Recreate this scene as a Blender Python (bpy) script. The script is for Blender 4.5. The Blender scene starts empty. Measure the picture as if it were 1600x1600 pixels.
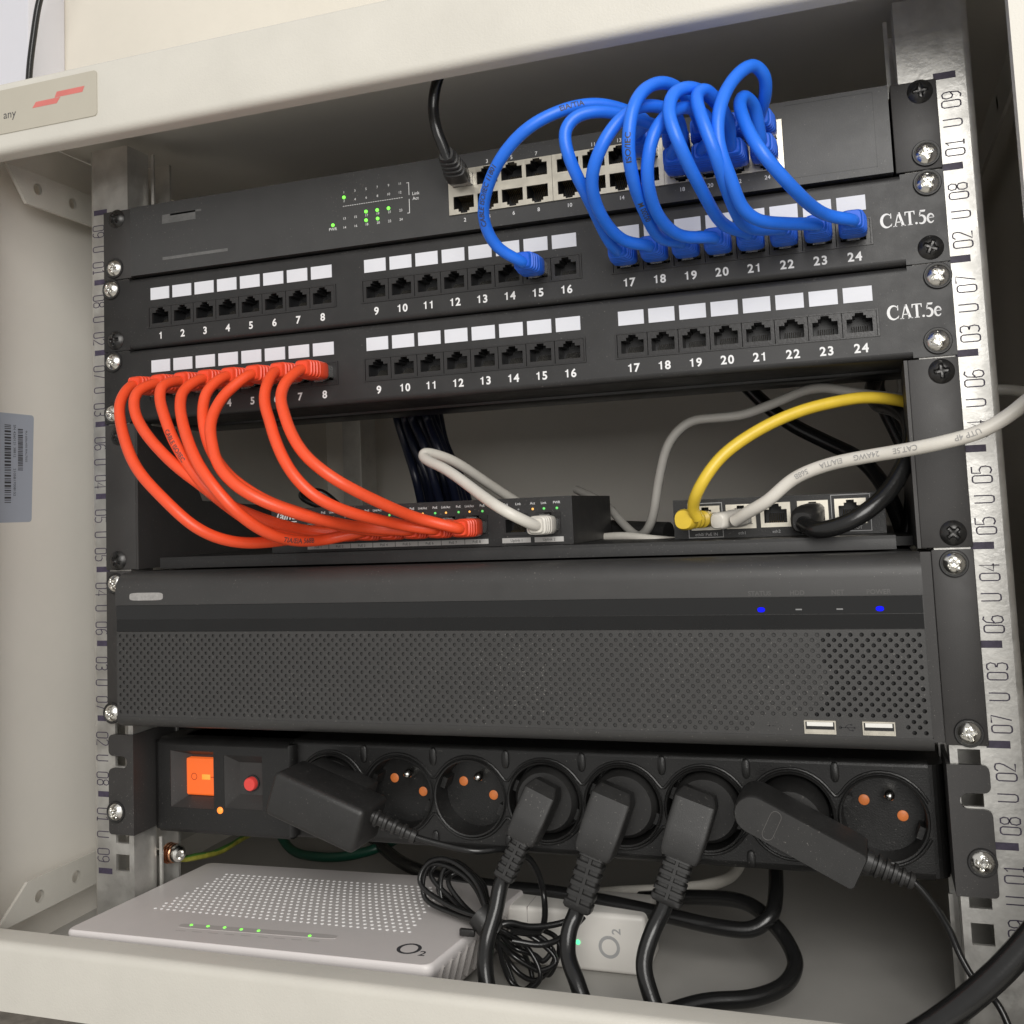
import bpy, bmesh, math, random
from mathutils import Vector, Matrix
R = math.radians
random.seed(7)
SC = bpy.context.scene
COL = SC.collection
MM = 0.001

# ------------------------------------------------------------------ camera
CAM = Vector((194.97, -513.29, -197.13))
FPX, SHY = 1602.58, -137.77           # focal length in px of a 1600 px picture, offset of the optical axis
_rv = Vector((-0.0782, 0.3267, -0.0558))
_B = Matrix(((1, 0, 0), (0, 0, -1), (0, 1, 0)))
_W2C = Matrix.Rotation(_rv.length, 3, _rv.normalized()) @ _B
_C2W = _W2C.transposed()
cd = bpy.data.cameras.new('camera')
cam = bpy.data.objects.new('camera', cd)
COL.objects.link(cam)
_m = (_C2W @ Matrix(((1, 0, 0), (0, -1, 0), (0, 0, -1)))).to_4x4()
_m.translation = CAM * MM
cam.matrix_world = _m
cd.sensor_width = 36
cd.lens = FPX / 1600 * 36
cd.shift_y = SHY / 1600
cd.clip_start = 0.02
cd.clip_end = 100
SC.camera = cam

# ------------------------------------------------------------------ light
w = bpy.data.worlds.new('World')
SC.world = w
w.use_nodes = True
bg = w.node_tree.nodes['Background']
bg.inputs[0].default_value = (1.0, 0.98, 0.95, 1)
bg.inputs[1].default_value = 0.56
SC.cycles.diffuse_bounces = 8
SC.cycles.max_bounces = 14


def area(name, loc, aim, size, power, col):
    l = bpy.data.lights.new(name, 'AREA')
    l.shape = 'RECTANGLE'
    l.size, l.size_y = size
    l.energy = power
    l.color = col
    o = bpy.data.objects.new(name, l)
    COL.objects.link(o)
    o.location = Vector(loc) * MM
    o.rotation_euler = (Vector(aim) - Vector(loc)).to_track_quat('-Z', 'Y').to_euler()
    return o


area('ceiling_lamp', (580, -1400, 360), (0, 0, -180), (0.8, 1.1), 22, (1.0, 0.975, 0.935))
vs = SC.view_settings
vs.view_transform = 'Standard'
vs.look = 'None'
vs.exposure = 0.0
vs.gamma = 1.0
vs.use_curve_mapping = False


def ray(px, py):
    d = _C2W @ Vector(((px - 800) / FPX, (py - 800 - SHY) / FPX, 1.0))
    return d / d.y


def at(px, py, y):
    """the point at depth y seen where the photograph has (px, py)"""
    return CAM + ray(px, py) * (y - CAM.y)


def atz(px, py, z):
    d = ray(px, py)
    return CAM + d * ((z - CAM.z) / d.z)


# ------------------------------------------------------------------ materials
def mat(name, col, rough=0.5, metal=0.0, var=0.0, vscale=60, bump=0.0, bscale=900, rvar=0.0, spec=0.5,
        emit=None, estr=0.0, trans=0.0, stretch=None, coat=0.0, dust=0.0):
    m = bpy.data.materials.new(name)
    m.use_nodes = True
    nt = m.node_tree
    b = nt.nodes['Principled BSDF']
    b.inputs['Base Color'].default_value = (*col, 1)
    b.inputs['Roughness'].default_value = rough
    b.inputs['Metallic'].default_value = metal
    b.inputs['Specular IOR Level'].default_value = spec
    b.inputs['Transmission Weight'].default_value = trans
    b.inputs['Coat Weight'].default_value = coat
    if emit:
        b.inputs['Emission Color'].default_value = (*emit, 1)
        b.inputs['Emission Strength'].default_value = estr
    tc = nt.nodes.new('ShaderNodeTexCoord')
    mp = nt.nodes.new('ShaderNodeMapping')
    if stretch:
        mp.inputs['Scale'].default_value = stretch
    nt.links.new(tc.outputs['Object'], mp.inputs['Vector'])
    if var or rvar:
        n = nt.nodes.new('ShaderNodeTexNoise')
        n.inputs['Scale'].default_value = vscale
        n.inputs['Detail'].default_value = 5
        n.inputs['Roughness'].default_value = 0.65
        nt.links.new(mp.outputs['Vector'], n.inputs['Vector'])
        if var:
            r = nt.nodes.new('ShaderNodeMapRange')
            r.inputs[1].default_value = 0.3
            r.inputs[2].default_value = 0.7
            r.inputs[3].default_value = 1 - var
            r.inputs[4].default_value = 1 + var
            nt.links.new(n.outputs['Fac'], r.inputs[0])
            mx = nt.nodes.new('ShaderNodeMix')
            mx.data_type = 'RGBA'
            mx.blend_type = 'MULTIPLY'
            mx.inputs[0].default_value = 1
            mx.inputs[6].default_value = (*col, 1)
            nt.links.new(r.outputs[0], mx.inputs[7])
            nt.links.new(mx.outputs[2], b.inputs['Base Color'])
        if rvar:
            r2 = nt.nodes.new('ShaderNodeMapRange')
            r2.inputs[1].default_value = 0.3
            r2.inputs[2].default_value = 0.7
            r2.inputs[3].default_value = max(0.02, rough - rvar)
            r2.inputs[4].default_value = min(1, rough + rvar)
            nt.links.new(n.outputs['Fac'], r2.inputs[0])
            nt.links.new(r2.outputs[0], b.inputs['Roughness'])
    if dust:
        nd = nt.nodes.new('ShaderNodeTexNoise')
        nd.inputs['Scale'].default_value = 1100
        nd.inputs['Detail'].default_value = 2
        nt.links.new(tc.outputs['Object'], nd.inputs['Vector'])
        nb = nt.nodes.new('ShaderNodeTexNoise')
        nb.inputs['Scale'].default_value = 22
        nb.inputs['Detail'].default_value = 4
        nt.links.new(tc.outputs['Object'], nb.inputs['Vector'])
        ma = nt.nodes.new('ShaderNodeMath')
        ma.operation = 'MULTIPLY_ADD'
        nt.links.new(nb.outputs['Fac'], ma.inputs[0])
        ma.inputs[1].default_value = 0.22
        nt.links.new(nd.outputs['Fac'], ma.inputs[2])
        rd = nt.nodes.new('ShaderNodeMapRange')
        rd.inputs[1].default_value = 0.80
        rd.inputs[2].default_value = 0.90
        rd.inputs[3].default_value = 0.0
        rd.inputs[4].default_value = dust
        nt.links.new(ma.outputs[0], rd.inputs[0])
        md = nt.nodes.new('ShaderNodeMix')
        md.data_type = 'RGBA'
        src = b.inputs['Base Color'].links[0].from_socket if b.inputs['Base Color'].links else None
        if src: nt.links.new(src, md.inputs[6])
        else: md.inputs[6].default_value = (*col, 1)
        md.inputs[7].default_value = (0.30, 0.285, 0.26, 1)
        nt.links.new(rd.outputs[0], md.inputs[0])
        nt.links.new(md.outputs[2], b.inputs['Base Color'])
    if bump:
        n2 = nt.nodes.new('ShaderNodeTexNoise')
        n2.inputs['Scale'].default_value = bscale
        n2.inputs['Detail'].default_value = 3
        nt.links.new(tc.outputs['Object'], n2.inputs['Vector'])
        bp = nt.nodes.new('ShaderNodeBump')
        bp.inputs['Strength'].default_value = bump
        bp.inputs['Distance'].default_value = 0.0004
        nt.links.new(n2.outputs['Fac'], bp.inputs['Height'])
        nt.links.new(bp.outputs['Normal'], b.inputs['Normal'])
    return m


M_ = {}
M_['cream'] = mat('cream_paint', (0.60, 0.578, 0.522), 0.44, var=0.04, vscale=18, bump=0.3, bscale=1100, rvar=0.06)
M_['inner'] = mat('cream_paint_lifted_shade', (0.82, 0.785, 0.72), 0.5, var=0.03, vscale=12, bump=0.25, bscale=1000)  # cabinet cream made paler inside, lifting the interior shade by colour
M_['floorshade'] = mat('shaded_cream_floor', (0.40, 0.388, 0.365), 0.45, var=0.06, vscale=16, bump=0.2, bscale=1000, rvar=0.08)  # cabinet cream greyed down, shade on the floor put into its colour
M_['wall'] = mat('wall_plaster', (0.86, 0.81, 0.71), 0.85, var=0.03, vscale=9, bump=0.5, bscale=160)
M_['duct'] = mat('white_plastic_duct', (0.80, 0.80, 0.86), 0.5, var=0.02, vscale=10)
M_['pale'] = mat('pale_floor', (0.62, 0.60, 0.56), 0.6, var=0.06, vscale=8)
M_['ground'] = mat('grey_floor', (0.17, 0.155, 0.14), 0.7, var=0.35, vscale=70, bump=0.3, bscale=120)
M_['black'] = mat('black_powder_coat', (0.021, 0.0205, 0.0205), 0.46, var=0.12, vscale=90, bump=0.15, bscale=2400, rvar=0.06, dust=0.5)
M_['ear'] = mat('charcoal_powder_coat', (0.040, 0.038, 0.037), 0.5, var=0.08, vscale=90, bump=0.15, bscale=2400, rvar=0.05, dust=0.5)
M_['grey'] = mat('graphite_paint', (0.047, 0.047, 0.047), 0.42, var=0.06, vscale=60, bump=0.12, bscale=2400, rvar=0.05, dust=0.5)
M_['bezel'] = mat('black_textured_plastic', (0.040, 0.039, 0.038), 0.42, var=0.05, vscale=80, bump=0.16, bscale=2600, rvar=0.05, dust=0.5)
M_['gloss'] = mat('glossy_black_plastic', (0.006, 0.006, 0.006), 0.05, var=0.1, vscale=40, spec=0.62)
M_['gloss2'] = mat('satin_black_plastic', (0.010, 0.010, 0.010), 0.16, var=0.1, vscale=40, spec=0.35)
M_['plastic'] = mat('black_plastic', (0.0125, 0.0123, 0.012), 0.38, var=0.1, vscale=70, bump=0.3, bscale=1400, rvar=0.06, dust=0.5)
M_['plug'] = mat('matt_black_moulding', (0.0215, 0.021, 0.0205), 0.45, var=0.1, vscale=90, bump=0.18, bscale=2200, rvar=0.06, dust=0.5)
M_['cavity'] = mat('dark_port_plastic', (0.012, 0.012, 0.013), 0.4, var=0.1, vscale=200)
M_['portface'] = mat('dark_grey_jack_plastic', (0.022, 0.021, 0.021), 0.35, var=0.1, vscale=200, bump=0.2)
M_['zinc'] = mat('galvanised_steel', (0.62, 0.61, 0.58), 0.42, 0.75, var=0.15, vscale=60, rvar=0.12, bump=0.3, bscale=400)
M_['shell'] = mat('plated_port_shell', (0.68, 0.64, 0.55), 0.38, 1.0, var=0.06, vscale=120, rvar=0.08)
M_['screw'] = mat('bright_steel', (0.80, 0.79, 0.75), 0.22, 1.0, var=0.08, vscale=300, rvar=0.08)
M_['bscrew'] = mat('black_oxide_steel', (0.055, 0.054, 0.053), 0.32, 0.75, var=0.15, vscale=300, rvar=0.08)
M_['copper'] = mat('copper', (0.70, 0.36, 0.22), 0.25, 1.0, var=0.1, vscale=300)
M_['white'] = mat('white_label', (0.70, 0.71, 0.755), 0.45, var=0.03, vscale=60)
M_['ink'] = mat('white_print', (0.78, 0.78, 0.78), 0.5, var=0.03, vscale=300)
M_['greyink'] = mat('grey_print', (0.40, 0.40, 0.40), 0.5, var=0.05, vscale=300)
M_['labelgrey'] = mat('light_grey_strip', (0.52, 0.51, 0.49), 0.5, var=0.04, vscale=120)
M_['dimmark'] = mat('dim_grey_mark', (0.12, 0.12, 0.118), 0.5, var=0.2, vscale=200)
M_['stamp'] = mat('violet_black_stamp', (0.055, 0.045, 0.075), 0.55, var=0.3, vscale=400)
M_['darkink'] = mat('dark_print', (0.05, 0.05, 0.055), 0.55, var=0.2, vscale=300)
M_['fadeink'] = mat('faded_print', (0.33, 0.32, 0.31), 0.6, var=0.2, vscale=400)
M_['bluesticker'] = mat('pale_blue_sticker', (0.42, 0.455, 0.53), 0.35, var=0.02, vscale=50)
M_['nameplate'] = mat('grey_nameplate', (0.46, 0.43, 0.36), 0.32, var=0.02, vscale=50)
M_['redmark'] = mat('red_mark', (0.60, 0.17, 0.15), 0.45, var=0.05, vscale=90)
M_['blue'] = mat('blue_cable_sheath', (0.018, 0.165, 0.80), 0.38, var=0.05, vscale=140, bump=0.12, bscale=700, spec=0.45)
M_['bluep'] = mat('blue_boot', (0.013, 0.12, 0.66), 0.46, var=0.06, vscale=200, spec=0.45)
M_['red'] = mat('red_cable_sheath', (0.82, 0.082, 0.024), 0.36, var=0.05, vscale=140, bump=0.12, bscale=700, spec=0.45)
M_['redp'] = mat('red_boot', (0.80, 0.074, 0.026), 0.33, var=0.06, vscale=200, spec=0.45)
M_['yellow'] = mat('yellow_cable_sheath', (0.74, 0.52, 0.045), 0.36, var=0.05, vscale=140, bump=0.1, bscale=700)
M_['wcable'] = mat('white_cable_sheath', (0.66, 0.63, 0.57), 0.4, var=0.04, vscale=140, bump=0.1, bscale=700)
M_['gcable'] = mat('grey_cable_sheath', (0.40, 0.385, 0.355), 0.42, var=0.05, vscale=140, bump=0.1, bscale=700)
M_['bcable'] = mat('black_cable_sheath', (0.011, 0.011, 0.011), 0.24, var=0.12, vscale=140, bump=0.12, bscale=600)
M_['navy'] = mat('dark_navy_cable_sheath', (0.010, 0.013, 0.030), 0.34, var=0.12, vscale=140)
M_['green'] = mat('green_cable_sheath', (0.006, 0.05, 0.03), 0.4, var=0.1, vscale=140)
M_['earth'] = mat('yellow_green_wire', (0.34, 0.33, 0.05), 0.4, var=0.45, vscale=120)
M_['earthgreen'] = mat('green_wire_stripe', (0.06, 0.16, 0.03), 0.4, var=0.3, vscale=120)
M_['clear'] = mat('clear_polycarbonate', (0.72, 0.72, 0.70), 0.12, trans=0.85, var=0.03, vscale=300)
M_['rwhite'] = mat('white_matt_plastic', (0.70, 0.665, 0.655), 0.42, var=0.015, vscale=70, bump=0.12, bscale=1500)
M_['rtop'] = mat('warm_white_top', (0.62, 0.585, 0.57), 0.38, var=0.02, vscale=60, bump=0.15, bscale=1500)
M_['rdot'] = mat('white_dimple', (0.80, 0.79, 0.78), 0.4, var=0.02, vscale=60)
M_['rstrip'] = mat('grey_light_strip', (0.47, 0.445, 0.43), 0.4, var=0.03, vscale=60)
M_['onew'] = mat('white_gloss_plastic', (0.76, 0.735, 0.69), 0.3, var=0.015, vscale=60)
M_['shutter'] = mat('orange_shutter', (0.72, 0.21, 0.055), 0.45, var=0.06, vscale=300)
M_['orange'] = mat('lit_orange_rocker', (0.40, 0.06, 0.01), 0.35, var=0.05, vscale=200, emit=(1.0, 0.17, 0.025), estr=0.66)
M_['orangeglow'] = mat('lit_orange_lamp', (0.8, 0.2, 0.04), 0.3, var=0.05, vscale=200, emit=(1.0, 0.27, 0.03), estr=1.0)
M_['redbtn'] = mat('red_button', (0.80, 0.07, 0.06), 0.35, var=0.05, vscale=200)
M_['ledg'] = mat('green_led', (0.1, 0.7, 0.05), 0.3, var=0.02, vscale=200, emit=(0.22, 1.0, 0.08), estr=1.5)
M_['ledo'] = mat('amber_led', (0.8, 0.4, 0.1), 0.3, var=0.02, vscale=200, emit=(1.0, 0.46, 0.10), estr=0.9)
M_['ledb'] = mat('blue_led', (0.004, 0.004, 0.25), 0.5, var=0.02, vscale=200, spec=0.1, emit=(0.0, 0.004, 1.0), estr=1.1)
M_['ledoff'] = mat('unlit_led', (0.22, 0.22, 0.22), 0.3, var=0.05, vscale=200)
M_['usbw'] = mat('usb_tongue', (0.75, 0.74, 0.70), 0.4, var=0.02, vscale=200)
M_['gold'] = mat('gold_contacts', (0.75, 0.56, 0.25), 0.3, 1.0, var=0.05, vscale=300)

# ------------------------------------------------------------------ mesh builder (millimetres)


class MB:
    def __init__(s):
        s.v, s.f, s.mi, s.T = [], [], [], None

    def add(s, vs, fs, mi=0):
        o = len(s.v)
        for p in vs:
            p = Vector(p)
            s.v.append(s.T @ p if s.T else p)
        for f in fs:
            s.f.append([i + o for i in f])
            s.mi.append(mi)

    def box(s, x0, x1, y0, y1, z0, z1, b=0.0, mi=0, seg=2):
        if x1 < x0: x0, x1 = x1, x0
        if y1 < y0: y0, y1 = y1, y0
        if z1 < z0: z0, z1 = z1, z0
        vs = [(x, y, z) for x in (x0, x1) for y in (y0, y1) for z in (z0, z1)]
        fs = [(0, 1, 3, 2), (4, 6, 7, 5), (0, 4, 5, 1), (2, 3, 7, 6), (0, 2, 6, 4), (1, 5, 7, 3)]
        if b <= 0:
            s.add(vs, fs, mi)
            return
        bm = bmesh.new()
        bv = [bm.verts.new(p) for p in vs]
        for f in fs:
            bm.faces.new([bv[i] for i in f])
        bmesh.ops.bevel(bm, geom=bm.edges[:], offset=b, segments=seg, profile=0.5, affect='EDGES')
        bm.verts.index_update()
        s.add([v.co.copy() for v in bm.verts], [[v.index for v in f.verts] for f in bm.faces], mi)
        bm.free()

    def prism(s, pts, fn, a, b, mi=0):
        """polygon pts (2-D) extruded from a to b; fn(u, v, w) gives the point"""
        n = len(pts)
        s.add([fn(u, v, a) for u, v in pts] + [fn(u, v, b) for u, v in pts],
              [list(range(n))[::-1], list(range(n, 2 * n))] + [(i, (i + 1) % n, n + (i + 1) % n, n + i) for i in range(n)], mi)

    def loft(s, rings, cap=True, mi=0, closed=True):
        n = len(rings[0])
        vs = [p for r in rings for p in r]
        fs = []
        for k in range(len(rings) - 1):
            for i in range(n if closed else n - 1):
                j = (i + 1) % n
                fs.append((k * n + i, k * n + j, (k + 1) * n + j, (k + 1) * n + i))
        if cap:
            fs.append(list(range(n))[::-1])
            fs.append([(len(rings) - 1) * n + i for i in range(n)])
        s.add(vs, fs, mi)

    def sect(s, secs, axis=Vector((0, 1, 0)), up=Vector((0, 0, 1)), o=Vector((0, 0, 0)), n=20, p=4.0, mi=0):
        """loft of super-ellipse sections (t, half width, half height[, du, dv]) along axis from o"""
        axis = Vector(axis).normalized()
        side = axis.cross(Vector(up)).normalized()
        up = side.cross(axis).normalized()
        rings = []
        for q in secs:
            t, hw, hh = q[:3]
            du, dv = (q[3], q[4]) if len(q) > 3 else (0, 0)
            ring = []
            for i in range(n):
                a = 2 * math.pi * (i + 0.5) / n
                c, sn = math.cos(a), math.sin(a)
                u = math.copysign(abs(c) ** (2 / p), c) * hw
                v = math.copysign(abs(sn) ** (2 / p), sn) * hh
                ring.append(Vector(o) + axis * t + side * (u + du) + up * (v + dv))
            rings.append(ring)
        s.loft(rings, True, mi)

    def tube(s, pts, r, n=10, mi=0, cap=True):
        pts = [Vector(p) for p in pts]
        rings = []
        t0 = (pts[1] - pts[0]).normalized()
        nrm = t0.orthogonal().normalized()
        for i, p in enumerate(pts):
            t = (pts[min(i + 1, len(pts) - 1)] - pts[max(i - 1, 0)])
            if t.length < 1e-9: t = t0
            t.normalize()
            nrm = (nrm - t * nrm.dot(t))
            if nrm.length < 1e-6: nrm = t.orthogonal()
            nrm.normalize()
            bn = t.cross(nrm)
            rr = r[i] if isinstance(r, (list, tuple)) else r
            rings.append([p + (nrm * math.cos(2 * math.pi * k / n) + bn * math.sin(2 * math.pi * k / n)) * rr for k in range(n)])
        s.loft(rings, cap, mi)

    def lathe(s, prof, o=(0, 0, 0), axis=(0, -1, 0), n=28, mi=0):
        """profile (radius, height) turned about axis"""
        axis = Vector(axis).normalized()
        u = axis.orthogonal().normalized()
        v = axis.cross(u)
        o = Vector(o)
        rings = [[o + axis * h + (u * math.cos(2 * math.pi * k / n) + v * math.sin(2 * math.pi * k / n)) * max(r, 1e-4) for k in range(n)] for r, h in prof]
        s.loft(rings, True, mi)

    def plate(s, x0, x1, z0, z1, y0, y1, holes=(), mi=0):
        """sheet facing -y with rectangular cut-outs (x0, x1, z0, z1)"""
        xs = sorted({round(v, 4) for v in [x0, x1] + [h[i] for h in holes for i in (0, 1)] if x0 - 1e-6 <= v <= x1 + 1e-6})
        zs = sorted({round(v, 4) for v in [z0, z1] + [h[i] for h in holes for i in (2, 3)] if z0 - 1e-6 <= v <= z1 + 1e-6})
        nx, nz = len(xs) - 1, len(zs) - 1
        solid = [[not any(h[0] < (xs[i] + xs[i + 1]) / 2 < h[1] and h[2] < (zs[j] + zs[j + 1]) / 2 < h[3] for h in holes) for j in range(nz)] for i in range(nx)]
        S = lambda i, j: 0 <= i < nx and 0 <= j < nz and solid[i][j]
        vs, fs, ix = [], [], {}

        def V(i, j, k):
            if (i, j, k) not in ix:
                ix[i, j, k] = len(vs)
                vs.append((xs[i], (y0, y1)[k], zs[j]))
            return ix[i, j, k]
        for i in range(nx):
            for j in range(nz):
                if not S(i, j): continue
                fs.append((V(i, j, 0), V(i + 1, j, 0), V(i + 1, j + 1, 0), V(i, j + 1, 0)))
                fs.append((V(i, j, 1), V(i, j + 1, 1), V(i + 1, j + 1, 1), V(i + 1, j, 1)))
                if not S(i - 1, j): fs.append((V(i, j, 0), V(i, j + 1, 0), V(i, j + 1, 1), V(i, j, 1)))
                if not S(i + 1, j): fs.append((V(i + 1, j, 0), V(i + 1, j, 1), V(i + 1, j + 1, 1), V(i + 1, j + 1, 0)))
                if not S(i, j - 1): fs.append((V(i, j, 0), V(i, j, 1), V(i + 1, j, 1), V(i + 1, j, 0)))
                if not S(i, j + 1): fs.append((V(i, j + 1, 0), V(i + 1, j + 1, 0), V(i + 1, j + 1, 1), V(i, j + 1, 1)))
        s.add(vs, fs, mi)

    def flat(s, pts, fn, mi=0):
        s.add([fn(u, v) for u, v in pts], [list(range(len(pts)))], mi)

    def ribbon(s, pts, fn, wd, mi=0):
        """flat stroke of width wd (number or per-point list) along 2-D pts"""
        P = [Vector((u, v)) for u, v in pts]
        L, Rr = [], []
        for i, p in enumerate(P):
            t = P[min(i + 1, len(P) - 1)] - P[max(i - 1, 0)]
            if t.length < 1e-9: t = Vector((1, 0))
            t.normalize()
            nn = Vector((-t.y, t.x))
            h = (wd[i] if isinstance(wd, (list, tuple)) else wd) / 2
            L.append(p + nn * h)
            Rr.append(p - nn * h)
        n = len(P)
        s.add([fn(*q) for q in L] + [fn(*q) for q in Rr], [(i, n + i, n + i + 1, i + 1) for i in range(n - 1)], mi)

    def text(s, txt, fn, size, bold=0.0, shear=0.0, mi=0, align='C', sx=1.0):
        vs, fs, x0, x1 = textmesh(txt, bold, shear)
        off = {'C': -(x0 + x1) / 2, 'L': -x0, 'R': -x1}[align]
        s.add([fn((x + off) * size * sx, y * size) for x, y in vs], fs, mi)

    def mesh(s, name, mats, smooth=38):
        me = bpy.data.meshes.new(name)
        me.from_pydata([p * MM for p in s.v], [], s.f)
        for m in mats:
            me.materials.append(m)
        me.polygons.foreach_set('material_index', s.mi)
        bm = bmesh.new()
        bm.from_mesh(me)
        bmesh.ops.recalc_face_normals(bm, faces=bm.faces[:])
        bm.to_mesh(me)
        bm.free()
        me.polygons.foreach_set('use_smooth', [True] * len(me.polygons))
        me.set_sharp_from_angle(angle=R(smooth))
        me.update()
        return me

    def obj(s, name, mats, parent=None, smooth=38, label=None):
        """link as ONE mesh object; vertices are given in world millimetres"""
        if not isinstance(mats, (list, tuple)): mats = [mats]
        if parent is not None:
            b = BASE[parent.name]
            s.v = [p - b for p in s.v]
        o = bpy.data.objects.new(name, s.mesh(name, mats, smooth))
        COL.objects.link(o)
        if parent is not None:
            o.parent = parent
            BASE[o.name] = BASE[parent.name]
        else:
            BASE[o.name] = Vector((0, 0, 0))
        if label: o['label'] = label
        return o


BASE = {}
_TX = {}


def textmesh(txt, bold, shear):
    k = (txt, bold, shear)
    if k not in _TX:
        cu = bpy.data.curves.new('t', 'FONT')
        cu.body = txt
        cu.offset = bold
        cu.shear = shear
        cu.resolution_u = 3
        o = bpy.data.objects.new('t', cu)
        COL.objects.link(o)
        dg = bpy.context.evaluated_depsgraph_get()
        me = bpy.data.meshes.new_from_object(o.evaluated_get(dg))
        vs = [(v.co.x, v.co.y) for v in me.vertices]
        fs = [list(p.vertices) for p in me.polygons]
        bpy.data.objects.remove(o)
        bpy.data.curves.remove(cu)
        bpy.data.meshes.remove(me)
        xs = [p[0] for p in vs] or [0]
        _TX[k] = (vs, fs, min(xs), max(xs))
    return _TX[k]


def thing(name, label, cat, base, group=None):
    o = bpy.data.objects.new(name, None)
    o.empty_display_size = 0.02
    COL.objects.link(o)
    o.location = Vector(base) * MM
    o['label'] = label
    o['category'] = cat
    if group: o['group'] = group
    BASE[o.name] = Vector(base)
    return o


def inst(name, me, parent, loc, label=None):
    """an object of its own that shares mesh data me, at world mm loc, under parent"""
    o = bpy.data.objects.new(name, me)
    COL.objects.link(o)
    o.parent = parent
    b = BASE[parent.name]
    o.location = (Vector(loc) - b) * MM
    BASE[o.name] = Vector(loc)
    if label: o['label'] = label
    return o


def struct(o):
    o['kind'] = 'structure'
    return o


def front(x, z, y):
    return lambda u, v: (x + u, y, z + v)


def spline(P, seg=9):
    P = [Vector(p) for p in P]
    out = []
    n = len(P)
    for i in range(n - 1):
        p1, p2 = P[i], P[i + 1]
        p0 = P[i - 1] if i else p1 * 2 - p2
        p3 = P[i + 2] if i + 2 < n else p2 * 2 - p1
        d = lambda a, b: max((b - a).length ** 0.5, 1e-4)
        t0 = 0.0
        t1 = t0 + d(p0, p1)
        t2 = t1 + d(p1, p2)
        t3 = t2 + d(p2, p3)
        for k in range(seg):
            t = t1 + (t2 - t1) * k / seg
            A1 = p0 * ((t1 - t) / (t1 - t0)) + p1 * ((t - t0) / (t1 - t0))
            A2 = p1 * ((t2 - t) / (t2 - t1)) + p2 * ((t - t1) / (t2 - t1))
            A3 = p2 * ((t3 - t) / (t3 - t2)) + p3 * ((t - t2) / (t3 - t2))
            B1 = A1 * ((t2 - t) / (t2 - t0)) + A2 * ((t - t0) / (t2 - t0))
            B2 = A2 * ((t3 - t) / (t3 - t1)) + A3 * ((t - t1) / (t3 - t1))
            out.append(B1 * ((t2 - t) / (t2 - t1)) + B2 * ((t - t1) / (t2 - t1)))
    out.append(P[-1])
    return out


def smooth_pts(pts, it=2):
    for _ in range(it):
        pts = [pts[0]] + [(pts[i - 1] + pts[i] * 2 + pts[i + 1]) / 4 for i in range(1, len(pts) - 1)] + [pts[-1]]
    return pts


def pathpx(px, y0, y1, bulge):
    """points of a hanging cable: where it shows in the photo, at depths running y0 -> y1 and bowing towards the viewer"""
    L = [0.0]
    for a, b in zip(px, px[1:]):
        L.append(L[-1] + math.dist(a[:2], b[:2]))
    out = []
    for (q, l) in zip(px, L):
        t = l / max(L[-1], 1e-6)
        y = q[2] if len(q) > 2 else y0 + (y1 - y0) * t - bulge * math.sin(math.pi * t)
        out.append(at(q[0], q[1], y))
    return out


# ------------------------------------------------------------------ room behind the cabinet
m = MB()
m.box(-2600, 2600, 386, 420, -1400, 1600)
o = struct(m.obj('wall', M_['wall']))
m = MB()
m.box(-3000, 3000, -2600, 385.5, -1720, -1700)
o = struct(m.obj('floor', M_['pale']))
m = MB()
m.box(-900, 900, 60, 385.5, -720, -690, b=2)
o = m.obj('worktop', M_['ground'])
o['label'] = 'dark grey speckled worktop glimpsed below the left end of the cabinet'
o['category'] = 'worktop'
m = MB()
m.box(-820, -618, 330, 385, 0, 1500, b=3)
o = m.obj('cable_duct', M_['duct'])
o['label'] = 'wide white vertical wall duct above the left end of the cabinet'
o['category'] = 'cable duct'
m = MB()
hx = at(44, 170, 312)
m.tube(spline([at(200, -500, 312), at(110, -160, 312), at(82, -60, 312), at(62, 0, 312), at(52, 60, 312), at(46, 112, 312), hx, (hx.x - 14, 312, 0), (hx.x - 50, 312, -300), (hx.x - 90, 312, -690)]), 3.4)
o = m.obj('hanging_cable', M_['bcable'])
o['label'] = 'thin black cable hanging in front of the white duct above the nameplate'
o['category'] = 'cable'

# ------------------------------------------------------------------ cabinet
CZ0, CZ1, CY0, CY1 = -447, 58, -70, 380
cab = thing('server_cabinet', 'open cream steel network cabinet holding all the rack equipment', 'cabinet', (0, 155, CZ0))


def beam(prof, name):
    m = MB()
    m.prism(prof, lambda u, v, x: (x, u, v), -300, 300)
    return m.obj(name, M_['cream'], cab, smooth=50)


def arc(cx, cy, r, a0, a1, n=6):
    return [(cx + r * math.cos(R(a0 + (a1 - a0) * i / n)), cy + r * math.sin(R(a0 + (a1 - a0) * i / n))) for i in range(n + 1)]


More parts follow.
